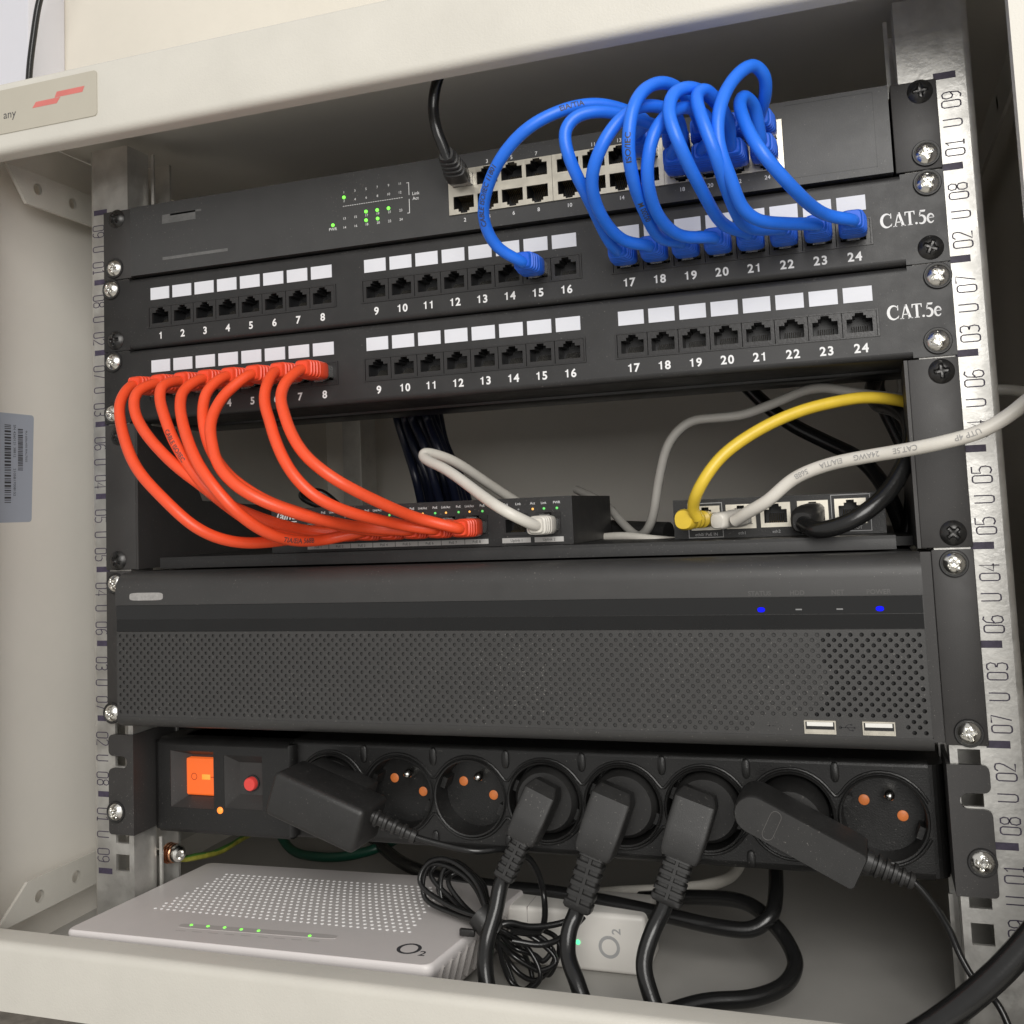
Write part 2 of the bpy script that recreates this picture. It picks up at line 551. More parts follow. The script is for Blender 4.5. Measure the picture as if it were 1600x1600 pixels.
rr = 4.5
beam(arc(CY0 + 3, CZ1 - 3, 3, 180, 90, 4) + [(-52, CZ1), (-52, CZ1 - 1.5), (CY0 + 3, CZ1 - 1.5), (CY0 + 1.5, CZ1 - 3), (CY0 + 1.5, 23)] + arc(CY0 + rr, 17 + rr, rr - 1.5, 180, 270)
     + [(-58.5, 18.5), (-58.5, 17)] + arc(CY0 + rr, 17 + rr, rr, 270, 180), 'top_beam')
bz = -412.5
beam([(CY0, CZ0)] + arc(CY0 + rr, bz - rr, rr, 180, 90) + [(-54, bz), (-54, bz - 1.5)] + arc(CY0 + rr, bz - rr, rr - 1.5, 90, 180) + [(CY0 + 1.5, CZ0 + 1.5), (-54, CZ0 + 1.5), (-54, CZ0)], 'bottom_beam')
for sgn, xi in ((-1, 269), (1, 264)):
    m = MB()
    m.box(sgn * xi, sgn * 300, CY0 + 0.4, CY0 + 2, bz - 2, 19)
    m.box(sgn * xi, sgn * (xi + 1.5), CY0 + 2, -62, bz - 2, 18)
    m.obj('frame_post', M_['cream'], cab)
    m = MB()
    m.box(sgn * 298, sgn * 300, -66, CY1, CZ0 + 2, CZ1 - 2)
    m.obj('side_panel', M_['inner'], cab)
m = MB()
m.box(-297.9, 297.9, CY1 - 2, CY1, CZ0 + 2, CZ1 - 2)
m.obj('back_panel', M_['inner'], cab)
m = MB()
m.box(-297.9, 297.9, -51.5, CY1 - 2.1, CZ1 - 2, CZ1)
m.obj('roof_panel', M_['inner'], cab)
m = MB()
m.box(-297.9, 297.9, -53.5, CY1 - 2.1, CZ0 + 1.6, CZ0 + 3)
m.obj('floor_panel', M_['floorshade'], cab)
FLZ = CZ0 + 3


def bracket(sgn, z0, z1, low):
    """tapered side bracket with round holes running back from the front frame"""
    m = MB()
    x0, x1 = sgn * 282, sgn * 280
    yl, yh = (-46 if low else -38), 330
    # polygon with round holes: built from strips between columns
    holes = [(-13, (z0 + z1) / 2 + (-1 if low else 1)), (17, (z0 + z1) / 2), (96, (z0 + z1) / 2 + 1), (200, (z0 + z1) / 2)]
    zt, zb = max(z0, z1), min(z0, z1)
    n = 16
    for x in (x0, x1):
        cur = -22
        for hy, hz in holes:
            rh = 3.6
            a, b = hy - 6, hy + 6
            if a > cur: m.add([(x, cur, zb), (x, a, zb), (x, a, zt), (x, cur, zt)], [(0, 1, 2, 3)])
            ring = [(x, hy + rh * math.cos(2 * math.pi * k / n), hz + rh * math.sin(2 * math.pi * k / n)) for k in range(n)]
            out = []
            for k in range(n):
                c, s_ = math.cos(2 * math.pi * k / n), math.sin(2 * math.pi * k / n)
                kx = 6 / max(abs(c), 1e-6)
                kz = ((zt - hz) if s_ > 0 else (hz - zb)) / max(abs(s_), 1e-6)
                t = min(kx, kz)
                out.append((x, hy + t * c, hz + t * s_))
            m.add(ring + out, [(k, (k + 1) % n, n + (k + 1) % n, n + k) for k in range(n)])
            for cy in (a, b):      # corner fillers
                for cz in (zt, zb):
                    best = sorted(range(n), key=lambda k: (out[k][1] - cy) ** 2 + (out[k][2] - cz) ** 2)
                    k = best[0]
                    ks = [q for q in range(n) if (abs(out[q][1] - cy) < 1e-3 or abs(out[q][2] - cz) < 1e-3)]
                    ky = [q for q in ks if abs(out[q][1] - cy) < 1e-3]
                    kz_ = [q for q in ks if abs(out[q][2] - cz) < 1e-3]
                    if ky and kz_:
                        p = min(ky, key=lambda q: abs(out[q][2] - cz))
                        r_ = min(kz_, key=lambda q: abs(out[q][1] - cy))
                        if p != r_: m.add([out[p], out[r_], (x, cy, cz)], [(0, 1, 2)])
            cur = b
        m.add([(x, cur, zb), (x, yh, zb), (x, yh, zt), (x, cur, zt)], [(0, 1, 2, 3)])
        m.add([(x, -22, zb), (x, -22, zt), (x, yl, zb if low else zt)], [(0, 1, 2)])
    # rims
    zz = zb if low else zt
    zo = zt if low else zb
    m.add([(x0, yl, zz), (x1, yl, zz), (x1, -22, zo), (x0, -22, zo)], [(0, 1, 2, 3)])
    m.add([(x0, yl, zz), (x1, yl, zz), (x1, yh, zz), (x0, yh, zz)], [(0, 1, 2, 3)])
    m.add([(x0, -22, zo), (x1, -22, zo), (x1, yh, zo), (x0, yh, zo)], [(0, 1, 2, 3)])
    return m.obj('side_bracket', M_['cream'], cab)


for sgn in (-1, 1):
    bracket(sgn, 5, 26, False)
    bracket(sgn, -420, -400, True)

GLY = {
    '0': [[(0.5, 0.12), (0.42, 0.02), (0.25, 0), (0.08, 0.02), (0, 0.12), (0, 0.88), (0.08, 0.98), (0.25, 1), (0.42, 0.98), (0.5, 0.88), (0.5, 0.12)]],
    '1': [[(0.12, 0.82), (0.3, 1), (0.3, 0)], [(0.12, 0), (0.46, 0)]],
    '2': [[(0, 0.85), (0.1, 0.98), (0.28, 1), (0.45, 0.95), (0.5, 0.75), (0.42, 0.55), (0, 0), (0.5, 0)]],
    '3': [[(0, 0.92), (0.15, 1), (0.4, 0.98), (0.5, 0.8), (0.42, 0.58), (0.2, 0.54)], [(0.2, 0.54), (0.45, 0.48), (0.5, 0.25), (0.42, 0.05), (0.2, 0), (0, 0.08)]],
    '4': [[(0.4, 0), (0.4, 1), (0, 0.3), (0.52, 0.3)]],
    '5': [[(0.48, 1), (0.04, 1), (0.02, 0.56), (0.25, 0.62), (0.46, 0.52), (0.5, 0.28), (0.42, 0.06), (0.2, 0), (0, 0.08)]],
    '6': [[(0.45, 0.95), (0.25, 1), (0.06, 0.85), (0, 0.4), (0.04, 0.1), (0.2, 0), (0.42, 0.05), (0.5, 0.25), (0.44, 0.5), (0.25, 0.57), (0.04, 0.45)]],
    '7': [[(0, 1), (0.5, 1), (0.2, 0)]],
    '8': [[(0.25, 0.54), (0.06, 0.62), (0.02, 0.82), (0.12, 0.98), (0.38, 0.98), (0.48, 0.82), (0.44, 0.62), (0.25, 0.54), (0.05, 0.45), (0, 0.2), (0.1, 0.02), (0.4, 0.02), (0.5, 0.2), (0.45, 0.45), (0.25, 0.54)]],
    '9': [[(0.05, 0.05), (0.25, 0), (0.44, 0.15), (0.5, 0.6), (0.46, 0.9), (0.3, 1), (0.08, 0.95), (0, 0.75), (0.06, 0.5), (0.25, 0.43), (0.46, 0.55)]],
    'U': [[(0, 1), (0, 0.14), (0.08, 0.02), (0.25, 0), (0.42, 0.02), (0.5, 0.14), (0.5, 1)]],
}
U = 44.45
for sgn, ro in ((-1, 250.5), (1, 254.5)):
    m = MB()
    holes = []
    for k in range(9):
        for dz in (6.35, 22.22, 38.1):
            zc = -k * U - dz
            holes.append((min(sgn * 228, sgn * 237.5), max(sgn * 228, sgn * 237.5), zc - 4.75, zc + 4.75))
    holes.append((min(sgn * 228, sgn * 237.5), max(sgn * 228, sgn * 237.5), -414, -404.5)) if False else None
    a, b = sorted((sgn * 224.6, sgn * ro))
    m.plate(a, b, -442, 41, 2.2, 4.2, holes)
    # rounded outer fold and side flanges
    f = lambda u, v, z: (sgn * (ro + u), 2.2 + v, z)
    m.prism(arc(0, 3.2, 3.2, -90, 0, 5) + [(3.2, 26), (1.2, 26)] + arc(0, 3.2, 1.2, 0, -90, 4), f, -442, 41)
    m.prism([(0, 2.0), (2.0, 2.0), (2.0, 20), (0, 20)], lambda u, v, z: (sgn * (224.6 + u), 2.2 + v, z), -442, 41)
    for za, zb in ((-442, -384), (1, 41)):
        a, b = sorted((sgn * 220.6, sgn * 222.5))
        m.box(a, b, 22.3, 23.6, za, zb)
    rail = m.obj('mounting_rail', M_['zinc'], cab)
    m = MB()
    for k in range(10):
        zt = -k * U + 0.9
        a, b = sorted((sgn * 240.3, sgn * 250.2))
        m.box(a, b, 2.12, 2.19, zt - 1.65, zt + 1.65)
    for k in range(9):
        z0 = -k * U
        for dz, tx in ((11.2, '%02d' % (9 - k)), (22.5, 'U'), (34.6, '%02d' % (k + 1))):
            wd = 4.3 * len(tx) - 1.0
            for i, ch in enumerate(tx):
                for st in GLY[ch]:
                    jx = random.uniform(-0.25, 0.25)
                    if sgn > 0: fn = lambda u, v: (251.6 - v * 8.4 + jx, 2.14, z0 - dz - wd / 2 + i * 4.3 + u * 6.6)
                    else: fn = lambda u, v: (-251.0 + v * 8.4 + jx, 2.14, z0 - dz + wd / 2 - i * 4.3 - u * 6.6)
                    m.ribbon(st, fn, 0.085)
    m.obj('rail_numbers', M_['stamp'], rail)
    # lip piece behind the top of the rail, rear upright
    m = MB()
    a, b = sorted((sgn * 222, sgn * 240))
    m.box(a, b, 40, 42, -440, 40)
    m.box(sgn * 238, sgn * 240, 42.1, 60, -440, 40)
    m.obj('rail_support', M_['grey' if False else 'zinc'], cab)
    m = MB()
    a, b = sorted((sgn * 226, sgn * 259))
    m.box(a, b, 338, 340, -440, 41)
    a, b = sorted((sgn * 226, sgn * 228))
    m.box(a, b, 310, 337.9, -440, 41)
    m.obj('rear_rail', M_['zinc'], cab)

# sticker with bar codes on the left side panel, nameplate on the top beam
m = MB()
SX = -297.85
sw = lambda u, v: (SX, -72 + u, -190.5 + v)
pts = arc(13, 2, 2, 180, 270, 4) + arc(70, 2, 2, 270, 360, 4) + arc(72, 65, 2, 0, 90, 4) + arc(13, 65, 2, 90, 180, 4)
m.prism(pts, lambda u, v, x: (x, -72 + u, -190.5 + v), -297.98, SX)
st = m.obj('barcode_sticker', M_['bluesticker'], cab)
m = MB()
rs = random.Random(3)
SX2 = SX + 0.06
for (u0, u1, v0, v1, dens) in ((50.5, 55.5, 12, 60, 1.0), (61, 65, 32, 58, 0.55), (36, 41, 22, 60, 0.9)):
    v = v0
    while v < v1:
        t = rs.choice((0.35, 0.35, 0.7, 1.1)) * dens + 0.12
        m.add([(SX2, -72 + u0, -190.5 + v), (SX2, -72 + u1, -190.5 + v), (SX2, -72 + u1, -190.5 + min(v + t, v1)), (SX2, -72 + u0, -190.5 + min(v + t, v1))], [(0, 1, 2, 3)])
        v += t + rs.choice((0.35, 0.5, 0.8)) * dens + 0.1


def side_text(t, u, v, size):
    # written top to bottom on the panel
    m.text(t, lambda a, b: (SX2, -72 + u + b, -190.5 + v - a), size, align='L')


side_text('SN 4260121 38812', 57.5, 60, 2.6)
side_text('2105B17008152', 57.5, 33, 2.6)
side_text('9U 600x450 RAL7035', 67, 57, 2.2)
side_text('EAN 590321', 45, 62, 2.6)
m.obj('bar_codes', M_['darkink'], st)
m = MB()
pts = arc(-254, 29.5, 2, 180, 270, 4) + arc(-187, 29.5, 2, 270, 360, 4) + arc(-187, 51, 2, 0, 90, 4) + arc(-254, 51, 2, 90, 180, 4)
m.prism(pts, lambda u, v, y: (u, y, v), -70.6, -69.6)
npl = m.obj('nameplate', M_['nameplate'], cab)
m = MB()
fn = lambda u, v: (u, -70.66, v)
m.flat([(-229, 38.8), (-212, 38.8), (-209.5, 42), (-226.5, 42)], fn)
m.flat([(-213.5, 42.2), (-194.5, 42.2), (-193, 45.4), (-212, 45.4)], fn)
m.obj('red_emblem', M_['redmark'], npl)
m = MB()
m.text('any', lambda u, v: (-240.5 + u, -70.66, 36.0 + v), 6.6, align='R')
m.obj('printed_text', M_['darkink'], npl)
# earth screw on the left rail
# ------------------------------------------------------------------ screws
def screw_mesh(name, Rr, h, m_, ang):
    m = MB()
    nr, ns = 16, 48
    vs, fs = [], []
    ca, sa = math.cos(ang), math.sin(ang)
    for i in range(nr + 1):
        r = Rr * (i / nr) if i else 0.0
        for k in range(ns):
            a = 2 * math.pi * k / ns
            x, z = r * math.cos(a), r * math.sin(a)
            u, v = x * ca + z * sa, -x * sa + z * ca
            t = r / Rr
            hh = h * (1 - t ** 2.6) + 0.3
            d = max(min(1, (Rr * 0.62 - abs(u)) / 0.5), 0) * max(min(1, (Rr * 0.17 - abs(v)) / 0.4), 0)
            d = max(d, max(min(1, (Rr * 0.62 - abs(v)) / 0.5), 0) * max(min(1, (Rr * 0.17 - abs(u)) / 0.4), 0))
            d = max(d, max(min(1, (Rr * 0.36 - r) / 0.7), 0) * 0.9)
            hh -= d * 1.7 * (1 - 0.5 * t)
            vs.append((x, -hh, z))
    for i in range(nr):
        for k in range(ns):
            fs.append((i * ns + k, i * ns + (k + 1) % ns, (i + 1) * ns + (k + 1) % ns, (i + 1) * ns + k))
    o = len(vs)
    for k in range(ns):
        a = 2 * math.pi * k / ns
        vs.append((Rr * math.cos(a), 0.0, Rr * math.sin(a)))
    for k in range(ns):
        fs.append((nr * ns + k, nr * ns + (k + 1) % ns, o + (k + 1) % ns, o + k))
    m.add(vs, fs)
    return m.mesh(name, [m_], smooth=30)


SCR_S = [screw_mesh('screw', 5.3, 2.6, M_['screw'], a) for a in (0.2, 0.9, 1.3, 0.55)]
SCR_B = [screw_mesh('screw', 5.8, 2.4, M_['bscrew'], a) for a in (0.1, 0.7, 1.1)]
m = MB()
m.lathe([(5.2, 0), (6.3, 0), (6.3, 0.9), (6.0, 1.3), (5.5, 1.3), (5.2, 0.9)], (0, 0, 0), (0, -1, 0), 32)
WASH = m.mesh('washer', [M_['black']])
_sc = [0]


def screw(parent, px, py, black, y=0.0):
    p = at(px, py, y - 2)
    _sc[0] += 1
    if black:
        return inst('screw', SCR_B[_sc[0] % 3], parent, (p.x, y, p.z), 'black cross-head screw')
    s_ = inst('screw', SCR_S[_sc[0] % 4], parent, (p.x, y - 0.4, p.z), 'bright steel cross-head screw')
    inst('washer', WASH, s_, (p.x, y, p.z))
    return s_


# ------------------------------------------------------------------ RJ45 jacks and plugs
def t_holes(x, z, flip=False, w_=11.8, h_=7.0):
    s_ = -1 if flip else 1
    r = []
    for (a, b, c) in ((w_ / 2, -4.2, h_ - 4.2), (3.2, h_ - 4.2, h_ - 2.6), (1.95, h_ - 2.6, h_ - 1.2)):
        z0, z1 = sorted((z + s_ * b, z + s_ * c))
        r.append((x - a, x + a, z0, z1))
    return r


def jack_mesh(wd, ht, flip, mface, depth=11, lip=0.35, name='port', dz=0.0, mcav=None, gold=True):
    """jack: face with a stepped opening, deep dark cavity with contact wires"""
    m = MB()
    m.plate(-wd / 2, wd / 2, -ht / 2 + dz, ht / 2 + dz, -lip, 1.2, t_holes(0, 0, flip), 0)
    m.plate(-wd / 2, wd / 2, -ht / 2 + dz, ht / 2 + dz, 1.25, depth, t_holes(0, 0, flip), 1)
    m.box(-wd / 2, wd / 2, depth + 0.05, depth + 1, -ht / 2 + dz, ht / 2 + dz, mi=1)
    s_ = -1 if flip else 1
    for k in range(8):
        x = (k - 3.5) * 1.02
        m.tube([(x, 2.5, s_ * -3.9), (x, 6.0, s_ * -3.0), (x, 10.6, s_ * 0.6)], 0.2, 4, 2)
    return m.mesh(name, [mface, mcav or M_['cavity'], M_['gold'] if gold else M_['shell']], smooth=30)


JACK_P = jack_mesh(15.4, 12.6, False, M_['portface'], gold=False)


def plug_mesh():
    m = MB()
    m.box(-5.8, 5.8, -9.5, 9, -4.0, 2.6, b=0.4)
    m.prism([(-7, 3.0), (2, 3.0), (8, 2.7), (8, 2.5), (1, 2.62), (-7, 5.2)], lambda u, v, x: (x, u, v), -2.8, 2.8)
    return m.mesh('plug', [M_['clear']])


def boot_mesh(m_, L=21.0):
    m = MB()
    m.sect([(0, 6.2, 4.7), (0.8, 6.5, 5.0), (L * 0.38, 6.5, 5.0), (L * 0.55, 5.7, 4.7), (L * 0.8, 4.6, 4.4), (L - 0.8, 4.2, 4.2), (L, 3.6, 3.6)],
           (0, -1, 0), (0, 0, 1), (0, -6.5, -0.6), 22, 4.5)
    for k in range(4):
        t = L * 0.42 + k * 2.5
        hw = 6.5 - (t - L * 0.38) * 0.14
        m.sect([(t, hw - 0.6, 4.9 - k * 0.15), (t + 0.4, hw - 0.05, 5.08 - k * 0.15), (t + 1.0, hw - 0.12, 5.05 - k * 0.15), (t + 1.4, hw - 0.8, 4.7 - k * 0.15)], (0, -1, 0), (0, 0, 1), (0, -6.5, -0.6), 22, 4.5)
    return m.mesh('boot', [m_], smooth=35)


PLUG = plug_mesh()
BOOT = {k: boot_mesh(M_[k], L) for k, L in (('bluep', 19), ('redp', 19), ('wcable', 17), ('bcable', 22))}
BLEN = {'bluep': 25, 'redp': 25, 'wcable': 22, 'bcable': 26}
YB = None


def add_plug(root, loc, kind, flip=False, rot=None):
    p = inst('plug', PLUG, root, loc)
    b = inst('boot', BOOT[kind], p, loc)
    if flip: p.rotation_euler = (0, R(180), 0)
    if rot: p.rotation_euler = rot
    return p


def printed(root_cord, pts, r, txts, size, m_, side=Vector((0, -1, 0.1))):
    """lettering wrapped on a cable sheath; txts = (text, start fraction)"""
    L = [0.0]
    for a, b in zip(pts, pts[1:]): L.append(L[-1] + (b - a).length)
    tot = L[-1]

    def frame(s_):
        s_ = max(0.0, min(tot - 1e-3, s_))
        lo = 0
        hi = len(L) - 1
        while hi - lo > 1:
            mid = (lo + hi) // 2
            if L[mid] <= s_: lo = mid
            else: hi = mid
        f_ = (s_ - L[lo]) / max(L[hi] - L[lo], 1e-6)
        p = pts[lo].lerp(pts[hi], f_)
        a = pts[max(lo - 1, 0)]
        b = pts[min(hi + 1, len(pts) - 1)]
        return p, (b - a).normalized()
    m = MB()
    for tx, fr in txts:
        vs, fs, x0, x1 = textmesh(tx, 0.012, 0.0)
        bm = bmesh.new()
        bv = [bm.verts.new((x, y, 0)) for x, y in vs]
        for f in fs:
            try: bm.faces.new([bv[i] for i in f])
            except ValueError: pass
        bmesh.ops.triangulate(bm, faces=bm.faces[:])
        for _ in range(3):
            le = [e for e in bm.edges if e.calc_length() > 0.12]
            if le: bmesh.ops.subdivide_edges(bm, edges=le, cuts=1)
            bmesh.ops.triangulate(bm, faces=[f for f in bm.faces if len(f.verts) > 3])
        bm.verts.index_update()
        vs = [(v.co.x, v.co.y) for v in bm.verts]
        fs = [[v.index for v in f.verts] for f in bm.faces]
        bm.free()
        out = []
        for x, y in vs:
            p, t = frame(fr * tot + x * size)
            nv = (CAM - p).normalized() * 0.35 + side
            nv = (nv - t * nv.dot(t)).normalized()
            bv = t.cross(nv) * -1
            a = (y * size - size * 0.35) / r
            out.append(p + (nv * math.cos(a) + bv * math.sin(a)) * (r + 0.09))
        m.add(out, fs)
    m.obj('printed_text', m_, root_cord)


def wobble(Q, seed, amp=0.5):
    rg = random.Random(seed)
    ph = [rg.uniform(0, 6.28) for _ in range(9)]
    L, out = 0.0, []
    tot = sum((b - a).length for a, b in zip(Q, Q[1:]))
    for i, p in enumerate(Q):
        if i: L += (p - Q[i - 1]).length
        e_ = min(1.0, L / 25.0, (tot - L) / 25.0)
        v = Vector([sum(math.sin(L * f_ + ph[3 * k + q]) for q, f_ in enumerate((0.035, 0.06, 0.095))) for k in range(3)])
        out.append(p + v * amp * 0.5 * e_)
    return out


def patch_cable(label, group, m_, boot, r, pts, endA=None, endB=None, name='patch_cable', text=None, cat='network cable', flipA=False, flipB=False, ink=None):
    base = endA if endA else pts[0]
    t = thing(name, label, cat, base, group)
    P = list(pts)
    bl = BLEN.get(boot, 24)
    if endA:
        a = Vector(endA)
        P = [a + Vector((0, -bl + 4, -0.6)), a + Vector((0, -bl - 2, -0.6))] + P
    if endB:
        b = Vector(endB)
        P = P + [b + Vector((0, -bl - 2, -0.6 if not flipB else 0.6)), b + Vector((0, -bl + 4, -0.6 if not flipB else 0.6))]
    Q = wobble(smooth_pts(spline(P, 10), 10), label)
    m = MB()
    m.tube(Q, r, 12)
    c = m.obj('cord', m_, t, smooth=80)
    if text: printed(c, Q, r, text, 3.6, ink or M_['darkink'])
    if endA: add_plug(t, endA, boot, flipA)
    if endB: add_plug(t, endB, boot, flipB)
    return t


# ------------------------------------------------------------------ rack network switch (top unit)
sw_ = thing('network_switch', 'graphite grey rack switch with three metal port blocks, topmost in the rack', 'network switch', (0, 80, -43.6))
FY = -2.0
blocks = [-8.0 + 59.3 * k for k in range(3)]
m = MB()
m.plate(-219.4, 219.4, -43.6, -0.9, FY, 0.2, [(-8.0, 169.9, -34.4, -9.6)])
m.box(-219.4, 219.4, 0.3, 14, -43.6, -34.6)
m.box(-219.4, 219.4, 0.3, 14, -9.4, -0.9)
m.box(-219.4, -8.2, 0.3, 14, -34.5, -9.5)
m.box(170.1, 219.4, 0.3, 14, -34.5, -9.5)
m.box(-219.4, 219.4, 14.1, 125, -43.6, -0.9)
fas = m.obj('housing', M_['grey'], sw_)
for sgn in (-1, 1):
    m = MB()
    a, b = sorted((sgn * 220.6, sgn * 241.3))
    m.box(a, b, 0, 2, -43.9, -0.5, b=0.5)
    a, b = sorted((sgn * 220.6, sgn * 222.4))
    m.box(a, b, 2.1, 40, -43.5, -0.9)
    m.obj('mounting_ear', M_['ear'], sw_)
for px, py, bl in ((178.9, 340.9, 1), (176.2, 418.5, 0), (1437.6, 140.6, 1), (1447.3, 238.1, 0)):
    screw(sw_, px, py, bl)
JU = jack_mesh(13.2, 10.0, False, M_['shell'], depth=12, lip=0.1, dz=0.3)
JL = jack_mesh(13.2, 10.0, True, M_['shell'], depth=12, lip=0.1, dz=-0.3)
SWP = {}
for bi, x0 in enumerate(blocks):
    m = MB()
    hs = []
    for c in range(4):
        xc = x0 + 8.65 + 14.0 * c
        hs += [(xc - 6.6, xc + 6.6, -15.3 - 4.7, -15.3 + 5.3), (xc - 6.6, xc + 6.6, -28.7 - 5.3, -28.7 + 4.7)]
    m.plate(x0, x0 + 59.1, -34.4, -9.6, FY - 1.1, 2, hs)
    blk = m.obj('port_block', M_['shell'], sw_)
    for c in range(4):
        xc = x0 + 8.65 + 14.0 * c
        n = bi * 8 + c * 2 + 1
        SWP[n] = (xc, FY - 1.0, -15.3)
        SWP[n + 1] = (xc, FY - 1.0, -28.7)
        inst('port', JU, blk, (xc, FY - 1.0, -15.3))
        inst('port', JL, blk, (xc, FY - 1.0, -28.7))
m = MB()
for n, p in SWP.items():
    zc = -8.0 if n % 2 else -38.6
    m.text(str(n), front(p[0], zc, FY - 0.06), 2.9, bold=0.01)
lg = lambda x, z: front(x, z, FY - 0.06)
for k in range(6):
    x = -72.4 + 7.0 * k
    m.text(str(2 * k + 1), lg(x, -12.6), 2.0)
    m.text(str(2 * k + 2), lg(x, -17.6), 2.0)
    m.text(str(2 * k + 13), lg(x, -27.8), 2.0)
    m.text(str(2 * k + 14), lg(x, -33.0), 2.0)
for k in range(26):
    x = -73.2 + k * 1.45
    m.box(x, x + 0.9, FY - 0.08, FY - 0.02, -20.2, -19.9)
for z0, z1 in ((-12, -19.2), (-21.5, -29.5)):
    m.box(-32.2, -31.9, FY - 0.08, FY - 0.02, z1, z0)
m.box(-33.4, -32.2, FY - 0.08, FY - 0.02, -12.3, -12.0)
m.box(-33.4, -32.2, FY - 0.08, FY - 0.02, -29.5, -29.2)
m.text('Link', lg(-30, -19.6), 2.6, align='L')
m.text('Act', lg(-30, -22.4), 2.6, align='L')
m.text('PWR', lg(-79.9, -33.2), 2.4)
m.obj('printed_markings', M_['ink'], sw_)
m = MB()
m.lathe([(1.0, 0), (0.95, 0.4), (0.7, 0.8), (0.3, 1.0)], n=12)
LED_G = m.mesh('led', [M_['ledg']])
m = MB()
m.lathe([(0.9, 0), (0.85, 0.3), (0.6, 0.6), (0.2, 0.7)], n=12)
LED_D = m.mesh('led', [M_['ledoff']])
m = MB()
m.lathe([(1.0, 0), (0.95, 0.4), (0.7, 0.8), (0.3, 1.0)], n=12)
LED_P = m.mesh('led', [mat('soft_green_led', (0.1, 0.5, 0.1), 0.3, var=0.02, vscale=200, emit=(0.2, 0.85, 0.2), estr=0.55)])
m = MB()
m.lathe([(0.9, 0), (0.85, 0.3), (0.6, 0.6), (0.2, 0.7)], n=12)
LED_O = m.mesh('led', [M_['ledo']])
for (x, z) in ((-72.4, -14.9), (-58.8, -25.0), (-51.8, -25.1), (-44.8, -25.0), (-58.9, -30.0), (-51.7, -30.0), (-79.9, -30.1)):
    inst('led', LED_G, sw_, (x, FY, z), 'lit green status light')
m = MB()                      # thin framed blank panel on the right, faded badge on the left
g = 0.28
for (x0, x1, z0, z1) in ((171.3, 212.5, -3.2, -3.2 + g), (171.3, 212.5, -40.0, -40.0 + g), (212.3, 212.3 + g, -40, -3)):
    m.box(x0, x1, FY - 0.05, FY - 0.01, z0, z1)
m.obj('panel_groove', M_['cavity'], sw_)
m = MB()
m.box(-196, -172, FY - 0.1, FY - 0.02, -14, -8.5)
m.box(-190, -168, FY - 0.1, FY - 0.02, -9.6, -8.4)
m.obj('maker_badge', M_['dimmark'], sw_)
m = MB()
m.box(-196, -150, FY - 0.08, FY - 0.02, -36.4, -34.6)
m.obj('model_line', M_['dimmark'], sw_)

# ------------------------------------------------------------------ patch panels


def serif(m, x, z, h, y, txt='CAT.5e'):
    """roman serif lettering built from strokes"""
    cur = x
    for ch in txt:
        f = lambda u, v: (cur + u * h, y, z + v * h)
        if ch == 'C':
            n = 18
            pts = [(0.40 + 0.36 * math.cos(R(a)), 0.5 + 0.48 * math.sin(R(a))) for a in [42 + (318 - 42) * i / n for i in range(n + 1)]]
            m.ribbon(pts, f, [0.05 + 0.15 * math.sin(math.pi * i / n) ** 1.4 for i in range(n + 1)])
            m.flat([(0.64, 0.64), (0.71, 0.64), (0.71, 1.0), (0.66, 1.0)], f)
            m.flat([(0.62, 0.04), (0.70, 0.26), (0.74, 0.26), (0.70, 0.10)], f)
            wd = 0.82
        elif ch == 'A':
            m.ribbon([(0.10, 0.0), (0.36, 0.98)], f, 0.07)
            m.ribbon([(0.38, 1.0), (0.66, 0.0)], f, 0.17)
            m.flat([(0.2, 0.28), (0.56, 0.28), (0.56, 0.34), (0.2, 0.34)], f)
            m.flat([(-0.02, 0), (0.24, 0), (0.24, 0.05), (-0.02, 0.05)], f)
            m.flat([(0.5, 0), (0.82, 0), (0.82, 0.05), (0.5, 0.05)], f)
            wd = 0.76
        elif ch == 'T':
            m.flat([(0.27, 0.04), (0.43, 0.04), (0.43, 0.93), (0.27, 0.93)], f)
            m.flat([(0.02, 0.92), (0.68, 0.92), (0.68, 0.99), (0.02, 0.99)], f)
            m.flat([(0.02, 0.72), (0.06, 0.72), (0.10, 0.92), (0.02, 0.92)], f)
            m.flat([(0.64, 0.72), (0.68, 0.72), (0.68, 0.92), (0.60, 0.92)], f)
            m.flat([(0.19, 0), (0.51, 0), (0.51, 0.05), (0.19, 0.05)], f)
            wd = 0.66
        elif ch == '.':
            m.flat([(0.10 + 0.085 * math.cos(R(a)), 0.08 + 0.085 * math.sin(R(a))) for a in range(0, 360, 30)], f)
            wd = 0.24
        elif ch == '5':
            m.flat([(0.12, 0.84), (0.46, 0.84), (0.50, 0.98), (0.14, 0.98)], f)
            m.ribbon([(0.15, 0.9), (0.09, 0.56)], f, 0.07)
            n = 14
            pts = [(0.20 + 0.24 * math.cos(R(a)), 0.31 + 0.29 * math.sin(R(a))) for a in [125 - (125 + 130) * i / n for i in range(n + 1)]]
            m.ribbon(pts, f, [0.07 + 0.10 * math.sin(math.pi * i / n) for i in range(n + 1)])
            wd = 0.56
        else:
            n = 18
            pts = [(0.26 + 0.2 * math.cos(R(a)), 0.32 + 0.31 * math.sin(R(a))) for a in [10 + 315 * i / n for i in range(n + 1)]]
            m.ribbon(pts, f, [0.06 + 0.09 * math.sin(math.pi * i / n) for i in range(n + 1)])
            m.flat([(0.1, 0.35), (0.46, 0.35), (0.46, 0.40), (0.1, 0.40)], f)
            wd = 0.55
        cur += wd * h


